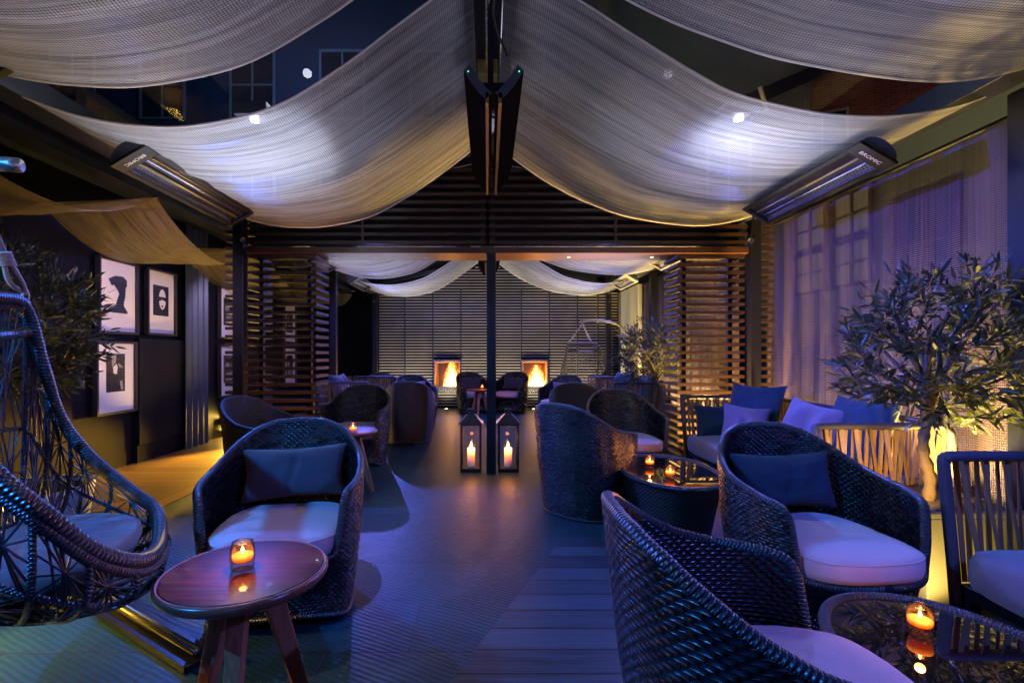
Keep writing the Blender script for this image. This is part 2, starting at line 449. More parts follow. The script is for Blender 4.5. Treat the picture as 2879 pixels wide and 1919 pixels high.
# ------------------------------------------------------------------ camera, world
cam = bpy.data.cameras.new('Camera'); co = bpy.data.objects.new('Camera', cam); COL.objects.link(co); SC.camera = co
co.location = (0,0,1.15); co.rotation_euler = (R(90),0,0)
cam.sensor_width = 36; cam.lens = 17.0; cam.shift_x = .0238; cam.shift_y = .0132; cam.clip_start = .05; cam.clip_end = 400
W = bpy.data.worlds.new('World'); SC.world = W; W.use_nodes = True
nt = W.node_tree; nt.nodes.clear()
o_ = nt.nodes.new('ShaderNodeOutputWorld'); bg = nt.nodes.new('ShaderNodeBackground'); sk = nt.nodes.new('ShaderNodeTexSky')
sk.sky_type = 'NISHITA'; sk.sun_disc = False; sk.sun_elevation = R(-4); sk.sun_rotation = R(200)
mixn = nt.nodes.new('ShaderNodeMix'); mixn.data_type = 'RGBA'; mixn.blend_type = 'ADD'; mixn.inputs[0].default_value = 1
mixn.inputs[7].default_value = (.03,.10,.42,1)
nt.links.new(sk.outputs[0], mixn.inputs[6]); nt.links.new(mixn.outputs[2], bg.inputs[0]); bg.inputs[1].default_value = .05
nt.links.new(bg.outputs[0], o_.inputs[0])
SC.view_settings.view_transform = 'Standard'; SC.view_settings.look = 'None'; SC.view_settings.exposure = 0
SC.render.engine = 'CYCLES'
cy = SC.cycles; cy.use_denoising = True; cy.max_bounces = 6; cy.diffuse_bounces = 0; cy.glossy_bounces = 3; cy.transmission_bounces = 4
cy.transparent_max_bounces = 14; cy.sample_clamp_indirect = 4; cy.sample_clamp_direct = 12; cy.caustics_reflective = False; cy.caustics_refractive = False
cy.use_adaptive_sampling = True; cy.adaptive_threshold = .02

def light(typ, loc, power, col, size=.03, aim=None, angle=60, blend=.5, sy=None):
    l = bpy.data.lights.new('lamp_light', typ); l.energy = power; l.color = col
    if typ == 'AREA':
        l.size = size
        if sy: l.shape = 'RECTANGLE'; l.size_y = sy
    else: l.shadow_soft_size = size
    if typ == 'SPOT': l.spot_size = R(angle); l.spot_blend = blend
    o = bpy.data.objects.new('lamp_light', l); COL.objects.link(o); o.location = loc
    if aim is not None:
        o.rotation_euler = (Vector(aim)-Vector(loc)).to_track_quat('-Z','Y').to_euler()
    return o

exec_parts = []
# ------------------------------------------------------------------ ground, floors
tag(MB().box(-80,80,-60,120,-.30,-.06).build('ground', M['ground']), kind='structure')
# slate terrace; wooden deck meets it on the diagonal on the right of the entrance bay
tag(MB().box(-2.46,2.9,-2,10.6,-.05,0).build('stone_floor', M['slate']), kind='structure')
fx = MB(); fx.add([(.445,2.98,.004),(2.9,2.98,.004),(2.9,-2,.004),(-1.80,-2,.004)], [(3,2,1,0)])
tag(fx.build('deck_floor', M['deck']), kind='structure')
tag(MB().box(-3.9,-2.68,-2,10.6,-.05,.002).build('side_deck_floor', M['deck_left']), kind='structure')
tag(MB().box(-2.68,-2.46,-2,10.6,-.05,.004).build('deck_edge_floor', M['deck_edge']), kind='structure')

# ------------------------------------------------------------------ pergola frame
pg = thing('glazed_pergola', 'dark steel gabled pergola frame with glass roof over the whole lounge', 'pergola')
YE = 10.55
def roofz(x): return 3.12 - abs(x)/2.5*.55
b = MB(); b.box(-.075,.075,-1.2,YE,3.00,3.14); b.build('ridge_beam', M['black_steel'], pg, .004)
for s in (-1, 1):
    b = MB(); b.box(min(s*2.36,s*2.52)+.06*(s>0), max(s*2.36,s*2.52)+.06*(s>0), -1.2, YE, 2.46, 2.60); b.build('side_beam', M['blue_steel'], pg, .004)
for x in (-2.42, 2.60):
    for y in (4.73, 7.6, 10.4):
        MB().box(x-.05,x+.05,y-.05,y+.05,0,2.46).build('post', M['black_steel'], pg, .003)
MB().box(2.62,2.78,2.08,2.44,0,2.46).build('post', M['blue_steel'], pg, .003)
MB().box(-.01,.08,4.69,4.77,0,2.14).build('post', M['black_steel'], pg, .003)
for y in (-.4,2.28,4.95,7.6,10.3):
    for s in (-1,1):
        b = MB(); b.beam((s*.08,y,3.15),(s*2.44,y,2.66),.05,.07); b.build('rafter', M['blue_steel'], pg)
for s in (-1,1):
    b = MB(); b.add([(s*.06,-1.2,3.23),(s*.06,YE,3.23),(s*2.56,YE,2.72),(s*2.56,-1.2,2.72)], [(0,1,2,3)])
    b.build('roof_glass', M['roof_glass'], pg)
# electric conduit, junction box, globe lamp under the ridge
cd = thing('electric_conduit', 'steel conduit with junction box under the ridge beam', 'conduit', (0,0,0))
MB().tube([(0.0,y,2.955+.003*math.sin(y*9)) for y in np.linspace(.6,4.65,80)], .013, 8).build('conduit_pipe', M['chrome'], cd)
MB().tube(catmull([(.03,1.7,2.96),(.05,2.1,2.90),(.03,2.35,2.80),(.10,2.45,2.66)],8), .006, 6).build('cable', M['black_steel'], cd)
MB().box(-.06,.06,2.95,3.15,2.86,2.955).build('junction_box', M['brass'], cd, .004)
g = thing('globe_lamp', 'small round opal bulkhead lamp under the ridge beam between the heaters', 'lamp', (0,3.55,2.86))
MB().lathe([(0,-.085),(.04,-.078),(.07,-.045),(.078,0),(.07,.03)],0,0,24).build('globe', M['mat'], g)
b = MB(); b.lathe([(.081,-.008),(.084,0),(.081,.008),(.076,0),(.081,-.008)],0,0,24); b.tube([(math.cos(a)*.082,0,math.sin(a)*.085) for a in np.linspace(PI,2*PI,16)],.004,6)
b.lathe([(0,.03),(.08,.03),(.08,.085),(0,.085)],0,0,24); b.build('cage', M['black_steel'], g)

# ------------------------------------------------------------------ slatted portal
SP = .0785; TH = .031; DP = .085
def slat_box(x0,x1,y0,y1,z0,z1):
    b = MB(); z = z0
    while z < z1:
        j = random.uniform(-.0015,.0015)
        b.box(x0,x1,y0,y0+DP,z+j,z+TH+j); 
        z += SP
    f = b
    b = MB(); c = MB(); z = z0
    while z < z1:
        b.box(x0+.002,x0+DP,y0+DP,y1,z+.001,z+TH-.001); c.box(x1-DP,x1-.002,y0+DP,y1,z+.001,z+TH-.001); z += SP
    return f, b, c
def slat_pier(x0,x1,y0,y1,label):
    t = thing('slatted_pier', label, 'slatted screen', ((x0+x1)/2,(y0+y1)/2,0), 0, 'slatted piers of the doorway')
    cx, cy_ = (x0+x1)/2,(y0+y1)/2
    f, s, s2_ = slat_box(x0-cx,x1-cx,y0-cy_,y1-cy_,.06,2.12)
    f.build('front_slats', M['slat'], t); s.build('side_slats', M['slat_y'], t); s2_.build('side_slats', M['slat_y'], t)
    for x in (x0+.10,x1-.10):
        MB().box(x-cx-.02,x-cx+.02,y0-cy_+.087,y0-cy_+.13,0,2.14).build('batten', M['black_steel'], t)
    return t
slat_pier(-2.36,-1.68,4.74,5.12,'dark cedar slatted pier left of the doorway behind the tub chairs')
slat_pier(1.86,2.52,4.74,5.12,'amber lit cedar slatted pier right of the doorway behind the sofa')
t = thing('slatted_return', 'narrow strip of cedar slats left of the left post, pictures seen through it', 'slatted screen', (-2.53,4.75,0))
b = MB(); z = .06
while z < 2.44: b.box(-.04,.055,-.02,.055,z,z+TH); z += SP
b.box(.012,.045,.048,.08,0,2.445); b.build('slats', M['slat'], t)
t = thing('slatted_return', 'narrow strip of amber lit slats between right post and mesh curtain', 'slatted screen', (2.74,4.80,0))
b = MB(); z = .06
while z < 2.44: b.box(-.08,.07,-.05,.05,z,z+TH); z += SP
b.build('slats', M['slat'], t)
# gable above the lintel
gb = thing('slatted_gable', 'triangular gable of dark cedar slats above the doorway lintel', 'slatted gable', (0,4.75,2.2))
b = MB(); z = 2.235; 
while z < 3.0:
    half = 2.36 if z < 2.47 else max(.1, (3.10-z)/.62*2.40)
    if z < 2.47:
        b.box(-2.36,-.012,-.03,.04,z-2.2,z-2.2+TH); b.box(.012,2.54,-.03,.04,z-2.2,z-2.2+TH)
    else:
        b.box(-half,-.012,-.03,.04,z-2.2,z-2.2+TH); b.box(.012,half,-.03,.04,z-2.2,z-2.2+TH)
    z += SP
b.build('slats', M['slat'], gb)
for x, h in ((-1.22,2.70),(1.25,2.70)): MB().box(x-.012,x+.012,-.036,.05,.03,h-2.2).build('batten', M['slat'], gb)
for x in (-.05,.05): MB().box(x-.022,x+.022,.041,.08,.03,.80).build('batten', M['slat'], gb)
b = MB(); b.add([(-2.40,.105,.04),(2.52,.105,.04),(2.52,.105,.27),(.0,.105,.90),(-2.40,.105,.27)],[(0,1,2,3,4)]); b.build('backing_board', M['backing'], gb)
lt = thing('doorway_lintel', 'copper brown wooden lintel over the doorway with small downlights', 'lintel', (0,4.75,2.14))
MB().box(-2.36,2.54,-.05,.33,0,.06).build('lintel_board', M['lintel'], lt, .003)
for i, x in enumerate((-1.55,-1.13,-.62,.82,1.66)):
    lit = x > 0
    MB().lathe([(.014,-.002),(.024,-.003),(.026,.001)],x,.14,16).build('downlight_ring', M['chrome'], lt)
    MB().lathe([(0,-.0015),(.0145,-.0015)],x,.14,16).build('downlight_lens', M['glow_down'] if lit else M['frame'], lt)
    if lit: light('SPOT',(x,4.89,2.13),4,(1,.6,.25),.01,(x,4.89,0),95,.6)

# ------------------------------------------------------------------ back wall
bw = thing('slatted_back_wall', 'far end wall of thin pale edged horizontal slats around two fireplaces', 'wall', (0,10.6,0))
b = MB()
for a_, c_ in ((-2.42,-1.16),(-.60,.74),(1.30,2.86)): b.box(a_,c_,0,.1,0,3.3)
for a_, c_ in ((-1.16,-.60),(.74,1.30)): b.box(a_,c_,0,.1,0,.46); b.box(a_,c_,0,.1,1.02,3.3)
b.build('backing_panel', M['backing'], bw)
b = MB(); z = .05; 
FP = [(-.88,1), (1.02,2)]
while z < 3.12:
    zt = z+.015
    L, Rr = -2.36, 2.83
    if z > 2.5: 
        h = (3.12-z)/.62*2.4; L, Rr = -h, h
    segs = [(L, Rr)]
    if .34 < z < 1.06:
        segs = [(-2.36,-1.19),(-.58,.73),(1.34,2.83)]
    for a, c in segs:
        if c > a: b.box(a,c,-.075,-.040,z,zt)
    z += .0625
b.build('slats', M['slate_slat'], bw)
b = MB()
for x in (-1.80,-1.19,-.58,.15,.73,1.34,1.95,2.40): 
    if x in (-1.19,-.58,.73,1.34): b.box(x-.012,x+.012,-.08,-.0,1.07,2.6); b.box(x-.012,x+.012,-.08,-.0,0,.33)
    else: b.box(x-.012,x+.012,-.08,0,0,2.6)
b.build('joint_strip', M['black_steel'], bw)
for i, (x, _) in enumerate(FP):
    f = thing('fireplace', ['steel framed wall fireplace with tall flame, left of the centre post','steel framed wall fireplace with low broad flame, right of the centre post'][i], 'fireplace', (x,10.52,.35), 0, 'fireplaces in the end wall')
    w2 = .30
    b = MB(); b.box(-w2,w2,-.03,.0,.66,.70); b.box(-w2,-w2+.03,-.03,0,.0,.66); b.box(w2-.03,w2,-.03,0,0,.66); b.box(-w2+.03,w2-.03,-.03,0,0,.12)
    b.build('frame', M['chrome'], f, .002)
    b = MB(); b.add([(-.27,0,.12),(.27,0,.12),(.27,.0,.66),(-.27,0,.66),(-.2,.30,.12),(.2,.30,.12),(.2,.30,.6),(-.2,.30,.6)],[(0,1,5,4),(1,2,6,5),(2,3,7,6),(3,0,4,7),(4,5,6,7)])
    b.build('firebox', M['firebox'], f)
    b = MB()
    sx = .09 if i == 0 else .05; hh = .54 if i == 0 else .46; ww = .18 if i == 0 else .21
    for k, yy in enumerate((.05,.10,.15)):
        b.add([(sx-ww,yy,.12),(sx+ww,yy,.12),(sx+ww,yy,.12+hh),(sx-ww,yy,.12+hh)],[(0,1,2,3)])
    b.build('flames', M['fire'], f)
    light('POINT',(x+.10,10.56,.80),16,(1,.34,.06),.05)
bl = MB().box(-3.9,-2.44,10.5,10.6,0,3.2); tag(bl.build('dark_end_wall', M['wall']), 'plain dark end wall left of the slatted back wall', 'wall')
tag(MB().box(2.86,2.94,9.2,10.6,0,2.5).build('concrete_side_panel', M['concrete']), 'pale concrete wall panel at far right corner beside the slatted wall', 'wall')
for i, x in enumerate((-1.95,-.88,.12,.98,2.1)):
    u = thing('floor_uplight', ['round floor uplight washing the end wall behind the far left tub chairs','round floor uplight below the tall fire','round floor uplight behind the centre post at the end wall','round floor uplight below the low broad fire','round floor uplight at the right end of the end wall'][i], 'uplight', (x,10.28,0), 0, 'uplights along the end wall')
    MB().lathe([(.035,.006),(.05,.006),(.052,0)],0,0,20).build('bezel', M['chrome'], u)
    MB().lathe([(0,.005),(.035,.005)],0,0,20).build('lens', M['glow_yellow'], u)
    light('SPOT',(x,10.24,.03),200,(.95,.80,.50),.03,(x,10.52,2.2),110,.6)

# ------------------------------------------------------------------ left wall with pictures
tag(MB().box(-3.95,-3.76,-2,10.6,0,3.0).build('side_wall', M['wall']), 'long near-black plaster wall of the left bay with framed pictures', 'wall')
t = thing('wall_cupboard', 'shallow dark cupboard panel under the second framed portrait', 'cupboard', (-3.73,5.6,0))
MB().box(-.03,.03,-.46,.50,.19,1.33).build('door', M['wall2'], t, .004); MB().box(-.03,.015,-.47,.51,0,.185).build('plinth', M['wall'], t)
t = thing('curtain_pier', 'dark blue fluted curtain on the left wall between pictures', 'curtain', (-3.72,6.08,0))
b = MB(); P = []; U = []
for i in range(60):
    y = -.22+.48*i/59; P.append([(.04+.022*math.sin(y*52),y,0),(.04+.022*math.sin(y*52),y,2.75)]); U.append([(0,0),(0,0)])
b.grid(P,U); b.build('cloth', M['ceil'], t)
# frames
def picture(y0, y1, z0, z1, art, label):
    t = thing('framed_picture', label, 'picture', (-3.745,(y0+y1)/2,(z0+z1)/2), 0, 'framed pictures on the left wall')
    w = (y1-y0)/2; h = (z1-z0)/2; fw = .022
    b = MB(); b.box(0,.05,-w-fw,-w,-h-fw,h+fw); b.box(0,.05,w,w+fw,-h-fw,h+fw); b.box(0,.05,-w,w,-h-fw,-h); b.box(0,.05,-w,w,h,h+fw)
    b.build('frame', M['frame'], t, .002)
    MB().box(.0,.018,-w,w,-h,h).build('mat_board', M['mat'], t)
    pr = []
    def poly(pts, m, name='print', off=.0195):
        b = MB(); b.add([(off, p[0]*w, p[1]*h) for p in pts],[tuple(range(len(pts)))]); o = b.build(name, m, t); return o
    # y grows away from the camera: +1 is the right edge seen from the room
    if art == 0:   # dark bust with a flat cap
        poly([(-.55,.62),(.55,.62),(.55,-.46),(-.55,-.46)], M['mat'], 'print', .0192)
        poly([(-.5,.48),(-.15,.60),(.30,.62),(.52,.52),(.52,.36),(.45,.30),(.42,-.0),(.34,-.14),(.34,-.24),(.55,-.40),(.55,-.46),(-.56,-.46),(-.52,-.36),(-.20,-.30),(-.10,-.2),(.0,-.02),(.08,.10),(-.02,.2),(-.16,.30),(-.22,.34),(-.32,.30)], M['print_black'], 'figure', .0205)
        poly([(-.18,.28),(-.02,.24),(.06,.10),(.0,.0),(-.06,-.1),(-.16,-.26),(-.3,-.28),(-.3,.1)], M['mat'], 'highlight', .0198)
    elif art == 1: # face with sunglasses
        poly([(-.58,.56),(.58,.56),(.58,-.42),(-.58,-.42)], M['print_black'])
        poly([(.1+.26*math.cos(a),.12+.33*math.sin(a)) for a in np.linspace(0,2*PI,20,endpoint=False)], M['mat'], 'face', .0205)
        poly([(-.22,.20),(.42,.20),(.38,.04),(.16,.10),(.04,.10),(-.16,.04)], M['print_black'], 'glasses', .0215)
        poly([(.02,-.08),(.18,-.08),(.14,-.15),(.06,-.15)], M['print_black'], 'mouth', .0215)
    elif art == 2: # interior scene
        poly([(-.5,.70),(.5,.70),(.5,-.42),(-.5,-.42)], M['print_black'])
        poly([(-.25,.68),(.02,.68),(.0,.45),(-.2,.30)], M['print_grey'], 'window', .0205)
        poly([(-.15,.30),(.02,.40),(.1,.30),(.06,.1),(-.12,.12)], M['mat'], 'figure', .0205)
        poly([(.2,-.1),(.36,-.1),(.40,-.38),(.28,-.36)], M['print_grey'], 'figure', .0205)
        poly([(.1,.4),(.2,.4),(.4,.28),(.2,.30)], M['print_grey'], 'arm', .0205)
    else:
        poly([(-.6,.64),(.6,.64),(.6,-.5),(-.6,-.5)], M['print_black'])
        poly([(-.2+.22*math.cos(a),.2+.15*math.sin(a)) for a in np.linspace(0,2*PI,14,endpoint=False)], M['print_grey'], 'face', .0205)
        poly([(-.3,-.1),(.3,-.05),(.4,-.4),(-.35,-.4)], M['print_grey'], 'body', .0205)
    MB().box(.024,.026,-w,w,-h,h).build('glazing', M['glass'], t)
picture(4.63,5.11,1.385,2.08,0,'large framed print of a dark capped bust, nearest on the upper row')
picture(5.29,5.74,1.395,2.09,1,'framed black print of a pale face in sunglasses above the cupboard')
picture(4.60,5.09,.585,1.265,2,'framed dark interior scene, below the capped bust print')
picture(6.72,7.22,1.40,2.085,3,'framed dark print half hidden by the slats, upper of that pair')
picture(6.72,7.22,.58,1.27,3,'framed dark print half hidden by the slats, lower of that pair')
picture(8.85,9.35,1.40,2.085,3,'framed print far down the left wall glimpsed through the slatted pier, upper')
picture(8.85,9.35,.58,1.27,3,'framed print far down the left wall glimpsed through the slatted pier, lower')
# bay ceiling and beams
tag(MB().box(-3.9,-2.52,-1.5,10.6,2.78,2.84).build('bay_ceiling', M['ceil']), kind='structure')
t = thing('bay_beam', 'blue lit steel beam running along the left bay ceiling', 'beam', (-3.05,4.5,2.6))
MB().box(-.05,.05,-6,6,-.03,.10).build('web', M['blue_steel'], t, .003); MB().box(-.09,.09,-6,6,-.042,-.031).build('flange', M['blue_steel'], t)
for y in (1.6,3.3,5.2,7.2,9.2):
    pass
for y, nm in ((3.0,'nearest'),(5.2,'second'),(7.4,'third'),(9.4,'farthest')):
    tag(MB().box(-3.75,-2.52,y-.04,y+.04,2.705,2.775).build('cross_joist', M['blue_steel']), nm+' dark cross joist under the left bay ceiling', 'joist', 'cross joists of the left bay')
# floor lantern glow box at the wall
t = thing('wall_uplight', 'glowing yellow rectangular light low on the left wall beyond the slatted strip', 'uplight', (-3.72,6.95,.17))
MB().box(-.03,.03,-.14,.16,-.10,.10).build('housing', M['black_steel'], t, .002)
MB().box(.031,.036,-.13,.15,-.09,.09).build('diffuser', m_emit('wall_light_diffuser',(1,.70,.12),4.5), t)
light('AREA',(-3.66,6.95,.19),50,(1,.62,.10),.3,(-2.6,6.2,0),sy=.2)
light('SPOT',(-3.05,6.6,.55),1500,(1,.52,.04),.06,(-3.0,4.7,0),56,.8)
light('SPOT',(-2.75,5.7,2.1),60,(.75,.6,1),.04,(-3.76,6.97,1.3),80,.6)  # added fill on the farther pictures, no fixture
light('SPOT',(-3.3,5.25,.10),20,(1,.66,.2),.05,(-3.76,4.95,1.7),75,1)  # added yellow fill on the nearer pictures, no fixture

# ------------------------------------------------------------------ drapes
PX = [0.07,.28,.49,.744,1.09,1.5,1.8,2.05,2.25,2.42]
PZ = [3.12,2.955,2.80,2.62,2.425,2.33,2.325,2.36,2.42,2.485]
PXR = [.07,.30,.52,.78,1.02,1.24,1.46,1.70,1.95,2.18,2.42,2.58]
PZR = [3.17,3.06,2.94,2.775,2.62,2.494,2.425,2.375,2.36,2.377,2.425,2.485]
PZB = [3.11,2.93,2.775,2.63,2.53,2.455,2.41,2.375,2.358,2.375,2.43,2.485]
def drape(y0, y1, s, label, wob=1.0, seed=0, mat='drape'):
    t = thing('mesh_canopy', label, 'canopy', (0,0,0), 0, 'draped mesh canopies under the roof')
    xs = catmull([(x,0,z) for x, z in (zip(PX,PZ) if s < 0 else zip(PXR,PZR))],7)
    xb = xs if s < 0 else catmull([(x,0,z) for x, z in zip(PXR,PZB)],7)
    P = []; U = []; n = 46
    L = [0]
    for i in range(1,len(xs)): L.append(L[-1]+(xs[i]-xs[i-1]).length)
    for i, p in enumerate(xs):
        k = min(1, math.sin(PI*min(1,max(0,L[i]/L[-1])))*1.4)
        row = []; ur = []
        for j in range(n):
            v = j/(n-1); y = y0+(y1-y0)*v
            nz = noise.noise(Vector((p.x*.5+seed*7, y*5.5, seed)))*.030 + noise.noise(Vector((p.x*.8+seed*3, y*17, seed+4)))*.011
            edge = .012*math.exp(-((v)/.03)**2)+.012*math.exp(-((1-v)/.03)**2)
            yy = y + .05*k*math.sin(p.x*1.9+seed)*(v-.5)
            row.append((s*p.x, yy, p.z+(xb[i].z-p.z)*v + wob*nz*k)); ur.append((L[i], y))
        P.append(row); U.append(ur)
    MB().grid(P,U).build('cloth', M[mat], t)
    for j in (0,n-1): MB().tube([P[i][j] for i in range(len(P))], .006, 6).build('hem', M['drape_hem'], t)
    MB().tube([(s*.080,y0,3.12),(s*.080,y1,3.12)],.008,6).build('hanging_rod', M['chrome'], t)
    b = MB(); b.tube([(s*(2.43 if s<0 else 2.585),y0,2.49),(s*(2.43 if s<0 else 2.585),y1,2.49)],.008,6); b.build('hanging_rod', M['chrome'], t)
M['drape_hem'] = m_simple('drape_hem', (.6,.58,.6), .5, .3)
for s, nm in ((-1,'left'),(1,'right')):
    drape(-.1,2.13,s,'nearest sagging silver mesh canopy overhead on the %s'%nm,1.0,1+s)
    drape(2.46,4.50,s,'large sagging mesh canopy between nearest canopy and slatted gable on the %s'%nm,1.0,3+s)
    drape(5.35,7.35,s,'mesh canopy just beyond the doorway on the %s'%nm,.8,6+s)
    drape(8.1,9.75,s,'bright edged mesh canopy closest to the end wall on the %s'%nm,.8,9+s)

# golden drape in the left bay, waves run away from the camera
t = thing('bay_canopy', 'golden brown mesh canopy hanging in waves along the left bay ceiling', 'canopy')
P = []; U = []
rods = [0.1,1.95,3.72,5.5,7.3,9.2]
for i in range(22):
    x = -2.55-1.15*i/21; row = []; ur = []
    for k in range(len(rods)-1):
        for j in range(22):
            v = j/22; y = rods[k]+(rods[k+1]-rods[k])*v + .28*(i/21)
            z = 2.36+.012*i/21*y - .34*(1-(2*v-1)**2)*(.86+.05*k) + .02*noise.noise(Vector((x*9,y*.8,3)))*math.sin(PI*v)
            row.append((x,y,z)); ur.append((-x,y))
    P.append(row); U.append(ur)
MB().grid(P,U).build('cloth', M['drape_gold'], t)
for r in rods: MB().tube([(-2.52,r,2.37),(-3.74,r+.29,2.375)],.009,8).build('hanging_rod', M['black_steel'], t)

# ------------------------------------------------------------------ right mesh curtains
def curtain(x, y0, y1, z0, z1, label, amp=.025, fr=26, seed=0):
    t = thing('mesh_curtain', label, 'curtain', (x,(y0+y1)/2,0), 0, 'pleated mesh curtains on the right')
    P = []; U = []; n = int((y1-y0)*90); cyy = (y0+y1)/2; Ls = 0
    for i in range(n+1):
        y = y0+(y1-y0)*i/n; row = []; ur = []
        for j in range(14):
            v = j/13; z = z0+(z1-z0)*v
            xx = amp*math.sin(y*fr+2.0*noise.noise(Vector((y*1.3,seed,0)))*3)*(.55+.45*(1-v)) + .03*noise.noise(Vector((y*2.2,z*.5,seed)))
            row.append((xx, y-cyy, z)); ur.append((y*1.35, z))
        P.append(row); U.append(ur)
    MB().grid(P,U).build('cloth', M['curtain'], t)
    MB().tube([(0,y0-cyy,z1+.012),(0,y1-cyy,z1+.012)],.014,8).build('curtain_rail', M['black_steel'], t)
curtain(2.86,2.52,4.95,.24,2.44,'tall translucent mesh curtain behind the corner sofa and olive tree',.022,27,1)
curtain(2.88,5.6,8.9,.10,2.44,'pale mesh curtain beyond the doorway on the right',.03,24,5)
tag(MB().box(2.685,2.98,2.45,9.2,0,.235).build('low_kerb_wall', M['planter'], None, .005), 'low dark ledge below the right mesh curtains', 'ledge')

# ------------------------------------------------------------------ heaters
def text_mesh(s, size, mat, parent, mtx):
    cu = bpy.data.curves.new('txt','FONT'); cu.body = s; cu.size = size; cu.extrude = .0004; cu.align_x = 'CENTER'; cu.align_y = 'CENTER'
    o = bpy.data.objects.new('tmp', cu); COL.objects.link(o)
    dg = bpy.context.evaluated_depsgraph_get(); me = bpy.data.meshes.new_from_object(o.evaluated_get(dg))
    bpy.data.objects.remove(o); me.materials.clear(); me.materials.append(mat); me.transform(mtx)
    q = bpy.data.objects.new('lettering', me); COL.objects.link(q); q.parent = parent; return q
M['letter'] = m_simple('logo_silver', (.7,.62,.45), .4, .3)
def perf_mat():
    w = N('perforated_shell'); c = w.coord('UV'); v = w.n('ShaderNodeTexVoronoi'); v.inputs['Scale'].default_value = 85; v.inputs['Randomness'].default_value = 0
    w.l(c, v.inputs['Vector']); hole = w.math('LESS_THAN', v.outputs['Distance'], .33)
    return w.surf(w.pbr(w.mix(hole, (.16,.18,.26), (.004,.004,.006)), .4, .6, .5))
M['perf'] = perf_mat()
def grille_mat():
    w = N('heater_grille'); c = w.coord('Object'); x, y, z = w.xyz(c)
    v = w.n('ShaderNodeTexVoronoi'); v.inputs['Scale'].default_value = 75; v.inputs['Randomness'].default_value = .15
    w.l(w.map(c,(1.0,.55,1)), v.inputs['Vector']); hole = w.math('LESS_THAN', v.outputs['Distance'], .40)
    n = w.noise(w.map(c,(6,2,6)), 3, 3)
    cc = w.mix(hole, w.mix(n,(.015,.013,.013),(.16,.14,.17)), (.008,.007,.006))
    return w.surf(w.pbr(cc, .28, .7, .6, w.bump(v.outputs['Distance'], .6, .003)))
M['grille'] = grille_mat()
def heater(loc, length, tilt, label, mirror=1, logo=True, w=.235, group='radiant heaters on the side beams', pale=False):
    """long axis along y, face looks down; tilt about y"""
    t = thing('patio_heater', label, 'heater', loc, 0, group); t.rotation_euler = (0, tilt, 0)
    L = length/2; shell = M['heater_shell']
    # curved perforated back shell
    P = []; U = []
    for i in range(13):
        a = PI*i/12; x = -math.cos(a)*w*.46; z = .012+math.sin(a)*.072
        P.append([(x,-L+.012,z),(x,L-.012,z)]); U.append([(i*.02,0),(i*.02,length)])
    b = MB(); b.grid(P,U)
    for yy in (-L+.012, L-.012):
        vs = [(-math.cos(PI*i/12)*w*.46, yy, .012+math.sin(PI*i/12)*.072) for i in range(13)]
        b.add(vs, [tuple(range(13))], [(v[0],v[2]) for v in vs])
    b.build('shell', M['perf'], t)
    # face frame
    b = MB(); fr = .028
    b.box(-w/2,w/2,-L,-L+.11,-.006,.012); b.box(-w/2,w/2,L-.035,L,-.006,.012)
    b.box(-w/2,-w/2+fr,-L+.11,L-.035,-.006,.012); b.box(w/2-fr,w/2,-L+.11,L-.035,-.006,.012)
    b.build('face_frame', M['concrete'] if pale else M['heater_rim'], t, .003)
    P = []
    for i in range(9):
        a = PI*i/8; P.append([(-math.cos(a)*(w/2-fr),-L+.11,.006+math.sin(a)*.03),(-math.cos(a)*(w/2-fr),L-.035,.006+math.sin(a)*.03)])
    MB().grid(P).build('reflector_grille', M['concrete'] if pale else M['grille'], t)
    MB().tube([(-.02,-L+.13,.016),(-.02,L-.05,.016)],.008,8).build('element', M['brass'], t)
    MB().tube([(.03,-L+.13,.014),(.03,L-.05,.014)],.008,8).build('element', M['chrome'], t)
    b = MB()
    for yy in (-L*.5,L*.5): b.box(-.015,.015,yy-.02,yy+.02,.08,.15)
    b.build('bracket', M['black_steel'], t)
    if logo:
        # reads from below, letters run across the near end
        mt = Matrix.Translation((0,-L+.058,-.0075)) @ Matrix.Rotation(PI,4,'X') @ Matrix.Rotation(PI if mirror>0 else 0,4,'Z')
        text_mesh('BROMIC', .036, M['letter'], t, mt)
    return t
heater((-2.05,3.40,2.285),1.30,R(-30),'long dark radiant heater below the left roof beam beside the large canopy')
heater((-2.08,1.43,2.345),1.30,R(-30),'radiant heater at the top left corner, only its end plate in the photo',1,False)
heater((2.13,3.24,2.25),1.22,R(30),'long dark radiant heater below the right roof beam beside the tall curtain',-1)
heater((-2.15,6.3,2.36),1.0,R(-30),'radiant heater beyond the doorway on the left, nearer of two',1,False)
heater((-2.15,8.3,2.36),1.0,R(-30),'radiant heater beyond the doorway on the left, farther of two',1,False)
heater((2.27,6.1,2.36),1.0,R(30),'pale faced radiant heater beyond the doorway on the right, nearer of two',1,False,pale=True)
heater((2.27,8.1,2.36),1.0,R(30),'pale faced radiant heater beyond the doorway on the right, farther of two',1,False,pale=True)
